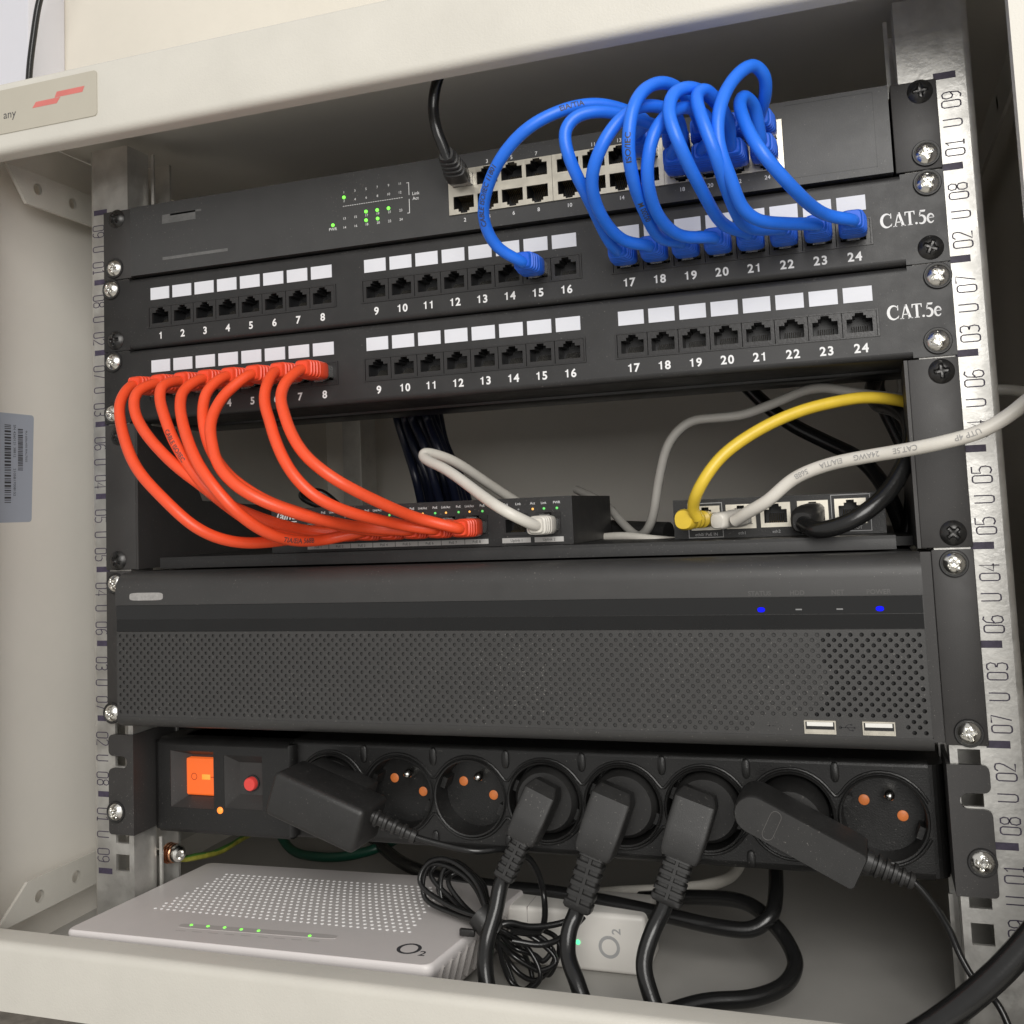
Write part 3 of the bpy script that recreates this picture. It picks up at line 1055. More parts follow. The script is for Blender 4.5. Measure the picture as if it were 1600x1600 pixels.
def number(m, tx, x, z, y, size):
    for i, ch in enumerate(tx):
        xc = x + (i - (len(tx) - 1) / 2) * size * 0.60
        if ch == '1':
            q = size
            f = lambda u, v: (xc + u * q, y, z + v * q)
            m.flat([(-0.02, 0), (0.11, 0), (0.11, 0.70), (0.02, 0.70), (-0.02, 0.62)], f)
            m.flat([(-0.17, 0.49), (-0.02, 0.49), (-0.02, 0.62), (-0.08, 0.58), (-0.17, 0.57)], f)
        else:
            m.text(ch, front(xc, z, y), size, bold=0.028)


def patch_panel(base_z):
    t = thing('patch_panel', 'x', 'patch panel', (0, 60, base_z - U))
    z = base_z
    bcs = (-144.4, 0.0, 144.0)
    m = MB()
    m.plate(-222, 222, z - U + 3.3, z - 3.3, 0, 1.6, [(c - 64.2, c + 64.2, z - 32.4, z - 19.0) for c in bcs])
    for sg in (-1, 1):
        a, b = sorted((sg * 222, sg * 241.3))
        m.box(a, b, 0, 1.6, z - U + 0.3, z - 0.3)
    m.prism(arc(3.5, z - 3.3, 3.0, 180, 90, 6) + [(3.5, z - 1.5)] + arc(3.5, z - 3.3, 1.6, 100, 180, 4), lambda u, v, x: (x, (u - 0.5) if u < 3.5 else u, v), -222, 222)
    m.prism(arc(3.5, z - U + 3.3, 3.0, 180, 270, 6) + [(3.5, z - U + 1.5)] + arc(3.5, z - U + 3.3, 1.6, 260, 180, 4), lambda u, v, x: (x, (u - 0.5) if u < 3.5 else u, v), -222, 222)
    # rolled top and bottom edges
    m.box(-221, 221, 3.5, 42, z - U + 0.4, z - U + 1.9)
    m.box(-221, 221, 3.5, 30, z - 1.9, z - 0.4)
    m.obj('face_plate', M_['black'], t)
    m = MB()
    m.box(-221, 221, 42.1, 74, z - U - 1.5, z - 12, b=1.5)
    m.obj('wiring_block', M_['plastic'], t)
    ports = {}
    n = 0
    for c in bcs:
        m = MB()
        m.plate(c - 64.1, c + 64.1, z - 32.35, z - 19.05, -0.5, 1.5, [(c - 63.2, c + 63.2, z - 31.7, z - 19.7)])
        blk = m.obj('port_block', M_['portface'], t)
        for k in range(8):
            n += 1
            x = c - 55.2 + 15.78 * k
            ports[n] = Vector((x, 0.1, z - 25.7))
            o = inst('port', JACK_P, blk, (x, 0.1, z - 25.7))
            o.scale = (1, 1, 0.94)
            mm = MB()
            mm.box(x - 6.65, x + 6.65, -0.45, -0.02, z - 15.1, z - 7.75)
            mm.obj('label_tab', M_['white'], t)
            mm = MB()
            number(mm, str(n), x, z - 39.4, -0.06, 6.0)
            mm.obj('port_number', M_['ink'], t)
    m = MB()
    serif(m, 212.2, z - 25.2, 6.7, -0.07)
    m.obj('grade_mark', M_['ink'], t)
    return t, ports


p1, P1 = patch_panel(-U)
p1['label'] = 'black 24-port patch panel directly under the switch, blue cables in its ports'
p2, P2 = patch_panel(-2 * U)
p2['label'] = 'lower black 24-port patch panel with red cables in ports 1 to 8'
p1['group'] = p2['group'] = 'patch panels'
for t, lst in ((p1, ((171.1, 451.6, 0), (177.5, 531.3, 1), (1449.2, 283.9, 0), (1454.8, 385.1, 1))),
               (p2, ((174.5, 565.1, 0), (173.8, 645.8, 0), (1465.7, 429.4, 0), (1466.1, 531.7, 0)))):
    for q in lst: screw(t, *q)

# ------------------------------------------------------------------ rack shelf
sh = thing('rack_shelf', 'black cantilever rack shelf carrying two small network boxes', 'shelf', (0, 130, -222))
for sgn in (-1, 1):
    m = MB()
    a, b = sorted((sgn * 219.3, sgn * 241.3))
    m.box(a, b, 0, 2, -5 * U + 0.5, -3 * U - 0.5, b=0.5)
    x0, x1 = sgn * 217.6, sgn * 219.2
    m.prism([(0.1, -5 * U + 0.5), (0.1, -3 * U - 0.6), (38, -3 * U - 2), (64, -181), (250, -190), (250, -5 * U + 0.5)], lambda u, v, x: (x, u, v), min(x0, x1), max(x0, x1))
    m.obj('mounting_ear', M_['ear'], sh)
m = MB()
m.box(-209, 208.7, 9, 250, -217.2, -215.6)
m.prism([(9, -215.7)] + arc(10.5, -217.2, 1.5, 90, 180, 3) + [(9, -222.2), (10.2, -222.2), (10.2, -217.3)], lambda u, v, x: (x, u, v), -209, 208.7)
m.box(-217.5, 217.5, 40, 250, -222.0, -217.4)
m.obj('tray', M_['black'], sh)
for px, py in ((182.2, 680.6), (181.2, 876.3), (1471.7, 579.3), (1490, 833)):
    screw(sh, px, py, 1)

# ------------------------------------------------------------------ small PoE switch
pz0, pz1, py_ = -215.5, -189.6, 20.0
poe = thing('desktop_switch', 'small black ten-port switch on the shelf with red cables along its front', 'network switch', (-45, 65, pz0))
PX0, PX1 = -138.0, 47.2
m = MB()
ph = []
PP = {}
for k in range(8):
    PP[k + 1] = Vector((-8.2 - 14.15 * (7 - k), py_ - 0.1, -204.0))
PP[9] = Vector((15.0, py_ - 0.1, -204.0))
PP[10] = Vector((33.6, py_ - 0.1, -204.0))
for k, p in PP.items(): ph.append((p.x - 6.9, p.x + 6.9, p.z - 6.0, p.z + 6.0))
m.plate(PX0, PX1, pz0 + 0.1, pz1, py_, py_ + 2, ph)
m.box(PX0, PX1, py_ + 14, py_ + 88, pz0 + 0.1, pz1)
m.box(PX0, PX1, py_ + 2, py_ + 13.95, pz1 - 2.0, pz1)
m.box(PX0, PX0 + 1.5, py_ + 2, py_ + 13.95, pz0 + 0.1, pz1 - 2.05)
m.box(PX1 - 1.5, PX1, py_ + 2, py_ + 13.95, pz0 + 0.1, pz1 - 2.05)
m.obj('housing', M_['black'], poe)
JP = jack_mesh(13.6, 11.8, False, M_['portface'], depth=11, lip=0.3)
for k, p in PP.items(): inst('port', JP, poe, p)
m = MB()
for k, p in PP.items():
    hw = 6.9 if k < 9 else 8.2
    m.box(p.x - hw, p.x + hw, py_ - 0.12, py_ - 0.02, -213.9, -211.2)
m.obj('label_strip', M_['labelgrey'], poe)
m = MB()
for k, p in PP.items():
    m.text('PoE %d' % k if k < 9 else 'Uplink %d' % (k - 8), front(p.x, -213.3, py_ - 0.16), 2.1)
m.obj('port_names', M_['cavity'], poe)
m = MB()
fy = py_ - 0.05
for k in range(1, 9):
    x = PP[k].x
    m.text('Link/Act', front(x - 3.6, -193.4, fy), 1.9, sx=0.85)
    m.text('PoE', front(x + 4.0, -193.4, fy), 1.9)
for x, t_ in ((9.5, 'Act'), (16.8, 'Link'), (25.0, 'Act'), (31.4, 'Link'), (38.7, 'PWR')):
    m.text(t_, front(x, -193.4, fy), 1.9)
m.text('(alhua', front(-134.5, -195.8, fy), 7.0, bold=0.02, shear=0.25, align='L')
m.box(-129, -121, fy - 0.05, fy, -197.6, -197.0)
m.obj('printed_markings', M_['ink'], poe)
for k in range(1, 9):
    x = PP[k].x
    inst('led', LED_O, poe, (x - 3.6, py_, -195.9), 'amber link light').scale = (.7, .7, .7)
    inst('led', LED_P if k > 3 else LED_D, poe, (x + 4.0, py_, -195.9)).scale = (.7, .7, .7)
for x, l in ((9.5, LED_D), (16.8, LED_D), (25.0, LED_O), (31.4, LED_P), (38.7, LED_P)):
    inst('led', l, poe, (x, py_, -195.9)).scale = (.75, .75, .75)

# ------------------------------------------------------------------ small five-port router on the shelf
ry = 38.0
rt = thing('wired_router', 'flat black five-port router with plated jacks, right on the shelf', 'router', (152, 75, -215.5))
m = MB()
RX = {}
for i, x in enumerate((115.4, 133.9, 151.6, 170.4, 188.8)): RX[i] = Vector((x, ry - 0.2, -204.6 + (0.9 if i == 4 else 0.2 * i)))
m.plate(98.4, 205.4, -215.4, -194.6, ry, ry + 2, [(p.x - 6.9, p.x + 6.9, p.z - 5.8, p.z + 5.8) for p in RX.values()])
m.box(98.4, 205.4, ry + 14, ry + 92, -215.4, -194.6)
m.box(98.4, 205.4, ry + 2, ry + 13.95, -196.0, -194.6)
m.box(98.4, 100, ry + 2, ry + 13.95, -215.4, -196.05)
m.box(203.8, 205.4, ry + 2, ry + 13.95, -215.4, -196.05)
m.obj('housing', M_['plastic'], rt)
JR = jack_mesh(15.6, 13.0, False, M_['shell'], depth=11, lip=0.4, gold=True)
for p in RX.values():
    o = inst('port', JR, rt, p)
    o.scale = (0.98, 1, 0.98)
m = MB()
fy = ry - 0.06


def frame_line(x0, x1, z0, z1, t_=0.35):
    m.box(x0, x1, fy - 0.03, fy + 0.03, z1 - t_, z1)
    m.box(x0, x1, fy - 0.03, fy + 0.03, z0, z0 + t_)
    m.box(x0, x0 + t_, fy - 0.03, fy + 0.03, z0 + t_, z1 - t_)
    m.box(x1 - t_, x1, fy - 0.03, fy + 0.03, z0 + t_, z1 - t_)


frame_line(106.0, 124.4, -215.0, -196.6)
frame_line(179.4, 198.6, -214.0, -195.2)
m.text('eth0/ PoE IN', front(115.4, -214.0, fy), 2.3)
m.text('eth1', front(133.9, -213.8, fy), 2.3)
m.text('eth2', front(151.6, -213.6, fy), 2.3)
m.text('eth3', front(170.4, -213.3, fy), 2.3)
m.text('PoE OUT', front(189.5, -212.9, fy), 2.3)
m.obj('printed_markings', M_['greyink'], rt)

# ------------------------------------------------------------------ video recorder
NT, NB, NY = -222.9, -310.6, -20.0
nv = thing('video_recorder', 'wide black two-unit recorder with perforated front and glossy strip', 'recorder', (0, 110, NB))
NX0, NX1 = -218.0, 217.6
PZ1, PZ0 = -256.3, -304.0
m = MB()
prof = [(0.2, NT), (-9, NT)] + arc(-10, NT - 10, 10, 90, 180, 6)[1:] + [(NY, -241.3), (NY + 0.9, -241.4), (NY + 0.9, PZ1 + 0.1), (NY + 0.2, PZ1), (NY + 4, PZ1), (NY + 4, PZ0), (NY + 0.2, PZ0)] + arc(NY + 6.2, PZ0 - 0.4, 6, 180, 270, 5) + [(0.2, NB + 0.2)]
m.prism(prof, lambda u, v, x: (x, u, v), NX0, NX1)
m.obj('front_bezel', M_['bezel'], nv, smooth=30)
m = MB()
m.box(NX0 + 0.5, NX1 - 0.5, NY + 0.25, NY + 0.85, -249.2, -241.6)
m.box(NX0 + 0.5, NX1 - 0.5, NY + 0.45, NY + 0.85, -256.0, -249.6, mi=1)
m.obj('gloss_strip', [M_['gloss'], M_['gloss2']], nv)


def perforated(x0, x1, z0, z1, y, a, rh, blank, deep):
    """staggered round dimples in a flat sheet facing -y"""
    m = MB()
    nx = int(round((x1 - x0) / a)) // 2 * 2
    nz = int(round((z1 - z0) / a))
    ax, az = (x1 - x0) / nx, (z1 - z0) / nz
    P = lambda i, j, yy=y: (x0 + i * ax, yy, z0 + j * az)
    n = 12
    idx = {}
    vs, fs, mi = [], [], []

    def V(p):
        k = (round(p[0], 3), round(p[1], 3), round(p[2], 3))
        if k not in idx:
            idx[k] = len(vs)
            vs.append(p)
        return idx[k]
    for i in range(nx + 1):
        for j in range(nz + 1):
            if (i + j) % 2: continue
            cor = [(i + 1, j), (i, j + 1), (i - 1, j), (i, j - 1)]
            ok = [c for c in cor if 0 <= c[0] <= nx and 0 <= c[1] <= nz]
            if len(ok) < 4:
                q = [V(P(*c)) for c in ok]
                if len(ok) == 3: fs.append(q); mi.append(0)
                elif len(ok) == 2: fs.append(q + [V(P(i, j))]); mi.append(0)
                continue
            cx, _, cz = P(i, j)
            if blank(cx, cz):
                fs.append([V(P(*c)) for c in cor]); mi.append(0)
                continue
            dp = deep(cx, cz)
            ring = [(cx + rh * math.cos(2 * math.pi * k / n), y, cz + rh * math.sin(2 * math.pi * k / n)) for k in range(n)]
            rb = [(cx + rh * 0.9 * math.cos(2 * math.pi * k / n), y + dp, cz + rh * 0.9 * math.sin(2 * math.pi * k / n)) for k in range(n)]
            o0 = len(vs)
            vs.extend(ring)
            vs.extend(rb)
            cv = [V(P(*c)) for c in cor]
            for q in range(4):
                s0 = q * n // 4
                s1 = (q + 1) * n // 4
                fs.append([cv[q]] + [cv[(q + 1) % 4]] + [o0 + k % n for k in range(s1, s0 - 1, -1)]); mi.append(0)
            for k in range(n):
                fs.append([o0 + k, o0 + (k + 1) % n, o0 + n + (k + 1) % n, o0 + n + k]); mi.append(0)
            fs.append([o0 + n + k for k in range(n)]); mi.append(1 if dp > 1.2 else 0)
    m.v = [Vector(p) for p in vs]
    m.f, m.mi = fs, mi
    return m


usb_blank = lambda x, z: (142 < x < 205 and z < -294.8)
m = perforated(NX0 + 0.6, NX1 - 0.6, PZ0 + 0.05, PZ1 - 0.05, NY + 0.3, 2.42, 0.98, usb_blank,
               lambda x, z: 3.2 if x > 172 + (z + 258) * -0.10 - max(0, (-280 - z)) * 0.5 else 1.05)
m.obj('vent_grille', [M_['bezel'], M_['cavity']], nv, smooth=30)
for x in (169.8, 195.0):
    m = MB()
    y0 = NY - 0.5
    z0, z1 = -303.0, -297.0
    m.plate(x - 6.9, x + 6.9, z0, z1, y0, NY + 0.25, [(x - 6.3, x + 6.3, z0 + 0.6, z1 - 0.6)], 0)
    m.box(x - 6.2, x + 6.2, NY + 0.0, NY + 0.24, z0 + 0.65, z1 - 0.65, mi=1)
    m.box(x - 5.7, x + 5.7, y0 + 0.15, NY - 0.02, -299.5, -297.7, mi=2)
    m.box(x - 6.25, x + 6.25, y0 + 0.1, NY - 0.02, z0 + 0.62, z0 + 2.0, mi=0)
    for k in range(4): m.box(x - 4.0 + k * 2.2, x - 2.6 + k * 2.2, y0 + 0.2, NY - 0.02, -300.4, -299.6, mi=3)
    m.obj('usb_socket', [M_['shell'], M_['cavity'], M_['usbw'], M_['cavity']], nv)
m = MB()
fy = NY - 0.06
for x, t_ in ((146.6, 'STATUS'), (163.6, 'HDD'), (181.5, 'NET'), (199.1, 'POWER')):
    m.text(t_, front(x, -240.6, fy), 3.0, bold=0.02)
m.obj('indicator_names', mat('embossed_print', (0.085, 0.083, 0.08), 0.3, var=0.2, vscale=300), nv)
for xc in (150.5, 182.2):     # trident symbols
    m = MB()
    f = lambda u, v: (xc + u, NY + 0.24, -300.0 + v)
    m.ribbon([(-3.4, 0), (2.4, 0)], f, 0.35)
    m.flat([(2.2, -0.6), (3.3, 0), (2.2, 0.6)], f)
    m.ribbon([(-1.6, 0), (-0.4, 1.3), (0.9, 1.3)], f, 0.35)
    m.ribbon([(-0.6, 0), (0.4, -1.2), (1.4, -1.2)], f, 0.35)
    for (u, v, q) in ((-3.6, 0, 0.75), (1.2, 1.3, 0.45), (1.7, -1.2, 0.45)):
        m.flat([(u + q * math.cos(R(a)), v + q * math.sin(R(a))) for a in range(0, 360, 40)], f)
    m.obj('usb_symbol', M_['cavity'] if xc > 170 else M_['bezel'], nv)
for x, l in ((146.9, 'b'), (163.8, 'o'), (181.8, 'o'), (199.0, 'b')):
    m = MB()
    if l == 'b': m.sect([(0, 1.75, 1.15), (0.4, 1.5, 0.9)], (0, -1, 0), (0, 0, 1), (x, NY + 0.26, -247.2), 14, 2.6)
    else: m.box(x - 1.4, x + 1.4, NY + 0.1, NY + 0.24, -247.5, -246.9)
    m.obj('led', M_['ledb'] if l == 'b' else M_['ledoff'], nv, label='lit blue indicator' if l == 'b' else 'unlit indicator')
m = MB()
m.sect([(0, 11.5, 2.2), (0.1, 11.5, 2.2)], (0, -1, 0), (0, 0, 1), (-196.5, NY - 0.01, -236.4), 20, 5)
m.obj('maker_badge', M_['fadeink'], nv)
m = MB()
m.box(-216, 216, 0.3, 240, NB + 0.8, NT - 0.8)
m.obj('chassis', M_['black'], nv)
for sgn in (-1, 1):
    m = MB()
    a, b = sorted((sgn * 223.2, sgn * 241.3))
    m.box(a, b, 0, 2, NB - 0.2, NT + 0.2, b=0.5)
    a, b = sorted((sgn * 218.4, sgn * 223.1))
    m.box(a, b, 1.2, 30, NB + 0.6, NT - 0.6)
    m.obj('mounting_ear', M_['ear'], nv)
for px, py in ((177.5, 912), (172.5, 1115), (1491.2, 880.6), (1514.8, 1146.8)):
    screw(nv, px, py, 0)

# ------------------------------------------------------------------ power strip
ps = thing('power_strip', 'black rack power strip with eight round sockets and lit orange switch', 'power strip', (0, 45, -382))
BY, PT, PB = 22.0, -323.6, -379.5
for sgn in (-1, 1):
    m = MB()
    x0, x1 = 222.8, 240.6
    # ear outline with slots open at the outer edge
    pts = [(x0, -319.2), (x1 - 3, -319.2)] + arc(x1 - 3, -322.2, 3, 90, 0, 4)[1:] + arc(x1 - 3, -328.6, 3, 0, -90, 4) + [(231, -331.6)] + arc(231, -335.2, 3.6, 90, 270, 8) + [(x1 - 3, -338.8)] + arc(x1 - 3, -341.8, 3, 90, 0, 4) + arc(x1 - 2, -375.0, 2, 0, -90, 4) + [(x0, -377)]
    m.prism(pts, lambda u, v, y: (sgn * u, y, v), 0, 2)
    a, b = sorted((sgn * 222.8, sgn * 224.6))
    m.box(a, b, 2.1, 60, -377, -319.2)
    m.obj('mounting_ear', M_['ear'], ps)
for px, py in ((178.2, 1269.9), (1536.2, 1349.9)): screw(ps, px, py, 0)
SKX = [194.4 - 42.6 * k for k in range(8)][::-1]
SKZ = -351.2
m = MB()
nC = 48
rS = 20.2
for x in SKX:                         # cell with a round opening
    x0, x1 = x - 21.3, x + 21.3
    z0, z1 = PB + 4, PT - 3
    ring, out = [], []
    for k in range(nC):
        a = 2 * math.pi * k / nC
        c, s_ = math.cos(a), math.sin(a)
        ring.append((x + rS * c, BY, SKZ + rS * s_))
        t_ = min(21.3 / max(abs(c), 1e-6), ((z1 - SKZ) if s_ > 0 else (SKZ - z0)) / max(abs(s_), 1e-6))
        out.append((x + t_ * c, BY, SKZ + t_ * s_))
    m.add(ring + out, [(k, (k + 1) % nC, nC + (k + 1) % nC, nC + k) for k in range(nC)])
    for cx in (x0, x1):
        for cz in (z0, z1):
            ky = [q for q in range(nC) if abs(out[q][0] - cx) < 1e-3]
            kz = [q for q in range(nC) if abs(out[q][2] - cz) < 1e-3]
            p = min(ky, key=lambda q: abs(out[q][2] - cz))
            r_ = min(kz, key=lambda q: abs(out[q][0] - cx))
            if p != r_: m.add([out[p], out[r_], (cx, BY, cz)], [(0, 1, 2)])
xa, xb = SKX[0] - 21.3, SKX[-1] + 21.3
# rounded long edges
m.prism([(BY, PT - 3)] + arc(BY + 3, PT - 3, 3, 180, 90, 5)[1:] + [(66, PT), (66, PT - 3)], lambda u, v, x: (x, u, v), -205, xb)
m.prism([(BY, PB + 4)] + arc(BY + 4, PB + 4, 4, 180, 270, 5)[1:] + [(66, PB), (66, PB + 4)], lambda u, v, x: (x, u, v), -205, xb)
m.box(xa, xb, 40, 66, PB + 4, PT - 3)
# rounded right end
e = arc(xb, PT - 20, 0.01, 0, 1, 1)
for q in range(6):
    a0, a1 = R(15 * q), R(15 * (q + 1))
    xA, xB = xb + 7 * math.sin(a0), xb + 7 * math.sin(a1)
    yA, yB = BY + 7 - 7 * math.cos(a0), BY + 7 - 7 * math.cos(a1)
    m.add([(xA, yA, PB + 2), (xB, yB, PB + 2), (xB, yB, PT - 1.5), (xA, yA, PT - 1.5)], [(0, 1, 2, 3)])
    m.add([(xA, yA, PB + 2), (xB, yB, PB + 2), (xB, 66, PB + 2), (xA, 66, PB + 2)], [(0, 1, 2, 3)])
    m.add([(xA, yA, PT - 1.5), (xB, yB, PT - 1.5), (xB, 66, PT - 1.5), (xA, 66, PT - 1.5)], [(0, 1, 2, 3)])
strip = m.obj('strip_body', M_['plastic'], ps, smooth=40)
# ridge outline that waves round the sockets, small ribs
m = MB()
for top in (1, -1):
    pts = []
    for x in SKX:
        rng = (158, 22) if top > 0 else (202, 338)
        for k in range(15):
            a = R(rng[0] + (rng[1] - rng[0]) * k / 14)
            pts.append((x + 22.3 * math.cos(a), BY - 0.1, SKZ + 22.3 * math.sin(a)))
    pts = smooth_pts([Vector(p) for p in pts], 2)
    pts = [Vector((min(p.x, xb + 1), p.y, p.z)) for p in pts]
    m.tube(pts, 0.85, 8)
for k in range(9):
    x = SKX[0] - 21.3 + 42.6 * k
    if 0 < k < 8:
        m.sect([(0, 2.1, 5.0), (0.9, 2.0, 4.8), (1.3, 1.4, 4.2)], (0, -1, 0), (0, 0, 1), (x, BY, PT - 6.5), 14, 2.6)
        m.sect([(0, 2.1, 4.2), (0.9, 2.0, 4.0), (1.3, 1.4, 3.4)], (0, -1, 0), (0, 0, 1), (x, BY, PB + 5.5), 14, 2.6)
m.obj('moulded_ribs', M_['plastic'], strip)


def socket_mesh():
    m = MB()
    n = 40
    ringp = [(20.7, 0.0), (20.9, -1.5), (20.4, -2.1), (19.6, -1.8), (19.2, 0.2), (18.9, 13.2), (0.01, 13.4)]
    rings = [[(r * math.cos(2 * math.pi * k / n), y, r * math.sin(2 * math.pi * k / n)) for k in range(n)] for r, y in ringp]
    m.loft(rings, False)
    # side guides
    for s_ in (-1, 1):
        a = R(-22)
        T = Matrix.Rotation(-a, 4, 'Y')
        m.T = T
        m.box(s_ * 16.2, s_ * 19.0, 2.5, 13, -3.0, 3.0)
        m.T = None
    return m.mesh('socket', [M_['plastic']], smooth=35)


SOCK = socket_mesh()
m = MB()
m.lathe([(2.6, 0), (2.6, 0.25), (2.3, 0.45)], n=20)
SHUT = m.mesh('shutter', [M_['shutter']])
m = MB()
m.lathe([(2.6, 0), (2.6, 7.5), (2.2, 9.2), (1.2, 10.3), (0.3, 10.6)], n=20)
EPIN = m.mesh('earth_pin', [M_['screw']])
for i, x in enumerate(SKX):
    s_ = inst('socket', SOCK, strip, (x, BY, SKZ))
    for sg in (-1, 1):
        inst('shutter', SHUT, ps, (x + sg * 8.8, BY + 13.2, SKZ + 1.6 - sg * 3.4))
    inst('earth_pin', EPIN, ps, (x + 3.2, BY + 13.2, SKZ + 9.6))
# switch module at the left
m = MB()
MX0, MX1 = -221.5, SKX[0] - 21.3
w1 = (-209.0, -178.6, -364.0, -331.0)
w2 = (-171.5, -145.5, -363.0, -332.5)
MY = 16.0
m.plate(MX0 + 4, MX1 - 3, PB + 3, PT - 4, MY, MY + 8, [w1, w2])
m.box(MX0 + 4, MX1 - 3, 34, 66, PB + 3, PT - 4)
# rounded rim of the module
cs = [(MX0 + 4, MX1 - 3)]
for z0, z1, s_ in ((PT - 4, PT, 1), (PB + 3, PB, -1)):
    prof = [(MY, z0), (MY + 1.2, z0 + (z1 - z0) * 0.7), (MY + 4, z1), (66, z1), (66, z0)]
    m.prism(prof, lambda u, v, x: (x, u, v), MX0 + 4, MX1 - 3)
for x0, x1 in ((MX0 + 4, MX0), (MX1 - 3, MX1)):
    prof = [(MY, x0), (MY + 1.2, x0 + (x1 - x0) * 0.7), (MY + 4, x1), (66, x1), (66, x0)]
    m.prism(prof, lambda u, v, z: (v, u, z), PB + 2.2, PT - 2.2)
mod = m.obj('switch_module', M_['plastic'], ps, smooth=45)
m = MB()
for (a, b, c, d), ins, dep in ((w1, (8.5, 0.8, 6.0, 4.0), 9), (w2, (6.0, 3.0, 6.5, 5.5), 7)):
    A = [(a, MY + 0.3, c), (b, MY + 0.3, c), (b, MY + 0.3, d), (a, MY + 0.3, d)]
    Bq = [(a + ins[0], MY + dep, c + ins[2]), (b - ins[1], MY + dep, c + ins[2]), (b - ins[1], MY + dep, d - ins[3]), (a + ins[0], MY + dep, d - ins[3])]
    m.add(A + Bq, [(k, (k + 1) % 4, 4 + (k + 1) % 4, 4 + k) for k in range(4)] + [(4, 5, 6, 7)])
m.obj('sloped_recess', M_['ear'], mod)  # paler than the moulding, light on the slopes put into the colour
m = MB()
m.prism([(MY + 4.8, -336.4), (MY + 4.5, -337.4), (MY + 4.5, -356.8), (MY + 5.4, -357.8), (MY + 11, -357.8), (MY + 11, -336.4)], lambda u, v, x: (x, u, v), -200.6, -179.6)
rk = m.obj('rocker_switch', M_['orange'], mod)
m = MB()
m.box(-189.8, -184.0, MY + 4.2, MY + 4.47, -348.4, -345.4, b=0.1)
m.obj('neon_lamp', M_['orangeglow'], rk)
m = MB()
fn = lambda u, v: (-195.4 + u, MY + 4.44, -346.9 + v)
m.ribbon([(1.9 * math.cos(R(a)), 1.9 * math.sin(R(a))) for a in range(0, 361, 24)], fn, 0.4)
m.ribbon([(11.3, 0), (14.6, 0)], fn, 0.45)
m.obj('rocker_marks', mat('dark_red_mark', (0.35, 0.03, 0.01), 0.5, var=0.05, vscale=100, emit=(0.5, 0.05, 0.0), estr=0.25), rk)
m = MB()
m.lathe([(4.6, 0), (4.6, 1.0), (4.1, 1.2)], (-156.2, MY + 7, -349.6), n=28)
m.obj('button_collar', M_['cavity'], mod)
m = MB()
m.lathe([(3.9, 0), (3.9, 3.6), (3.5, 4.2), (0.1, 4.3)], (-156.2, MY + 6.9, -349.6), n=28)
m.obj('reset_button', M_['redbtn'], mod)
m = MB()
m.lathe([(2.0, 0), (1.9, 0.6), (1.2, 1.1), (0.1, 1.3)], (-174.4, MY + 0.1, -364.4), n=20)
m.obj('pilot_lamp', M_['orangeglow'], mod)

# ------------------------------------------------------------------ power plugs with their cords


def power_plug(idx, body, block, relief, cord, label, r=4.1, w_=9.0, rw=6.4):
    """body/block/relief: 2-D photo points of the axis at depth y"""
    x = SKX[idx]
    t = thing('power_cable', label, 'power cord', (x, BY, SKZ), 'black power cords in the strip')
    m = MB()
    m.lathe([(17.6, -12), (17.6, -3), (16.9, -1.5), (15.0, 1.0), (0.1, 1.6)], (x, BY, SKZ), n=40)
    a, b, c = body, block, relief
    ax = (b - a).normalized()
    up = Vector((0, -1, 0.0))
    Lb = (b - a).length
    # wedge shaped right-angle body standing out of the disc
    m.sect([(-3, w_ - 2.5, 7.0, 0, -4), (0, w_ - 0.8, 9.0, 0, -3), (2, w_, 10.0, 0, -2), (Lb * 0.55, w_, 10.0, 0, -1.5), (Lb * 0.9, w_ - 0.6, 8.6), (Lb, w_ - 1.6, 7.6)], ax, up, a, 32, 12)
    m.obj('plug_body', M_['plug'], t, smooth=40)
    m = MB()
    ax2 = (c - b).normalized()
    L2 = (c - b).length
    h0 = rw
    secs = [(-1, h0, 5.8), (1, h0, 6.0)]
    N = 5
    for k in range(N):
        f0 = (k + 0.25) / (N + 0.6)
        for df, rr_ in ((0.0, 1.0), (0.015, 0.74), (0.085, 0.74), (0.10, 1.0)):
            f_ = f0 + df
            h = h0 + 0.5 * f_
            secs.append((L2 * f_, h * (rr_ if rr_ == 1 else 0.86), (5.9 - 0.6 * f_) * rr_))
    secs += [(L2 * 0.96, h0 + 0.4, 5.2), (L2, h0 - 0.6, 4.6)]
    m.sect(secs, ax2, up, b, 24, 7)
    m.sect([(0, 1.1, 5.9), (L2 * 0.9, 1.1, 5.5)], ax2, up, b, 12, 7)
    m.obj('strain_relief', M_['plug'], t, smooth=30)
    m = MB()
    Q = smooth_pts(spline([c - ax2 * 4] + [c + ax2 * 3] + cord, 9), 4)
    m.tube(Q, r, 12)
    m.obj('cord', M_['bcable'], t, smooth=80)
    return t


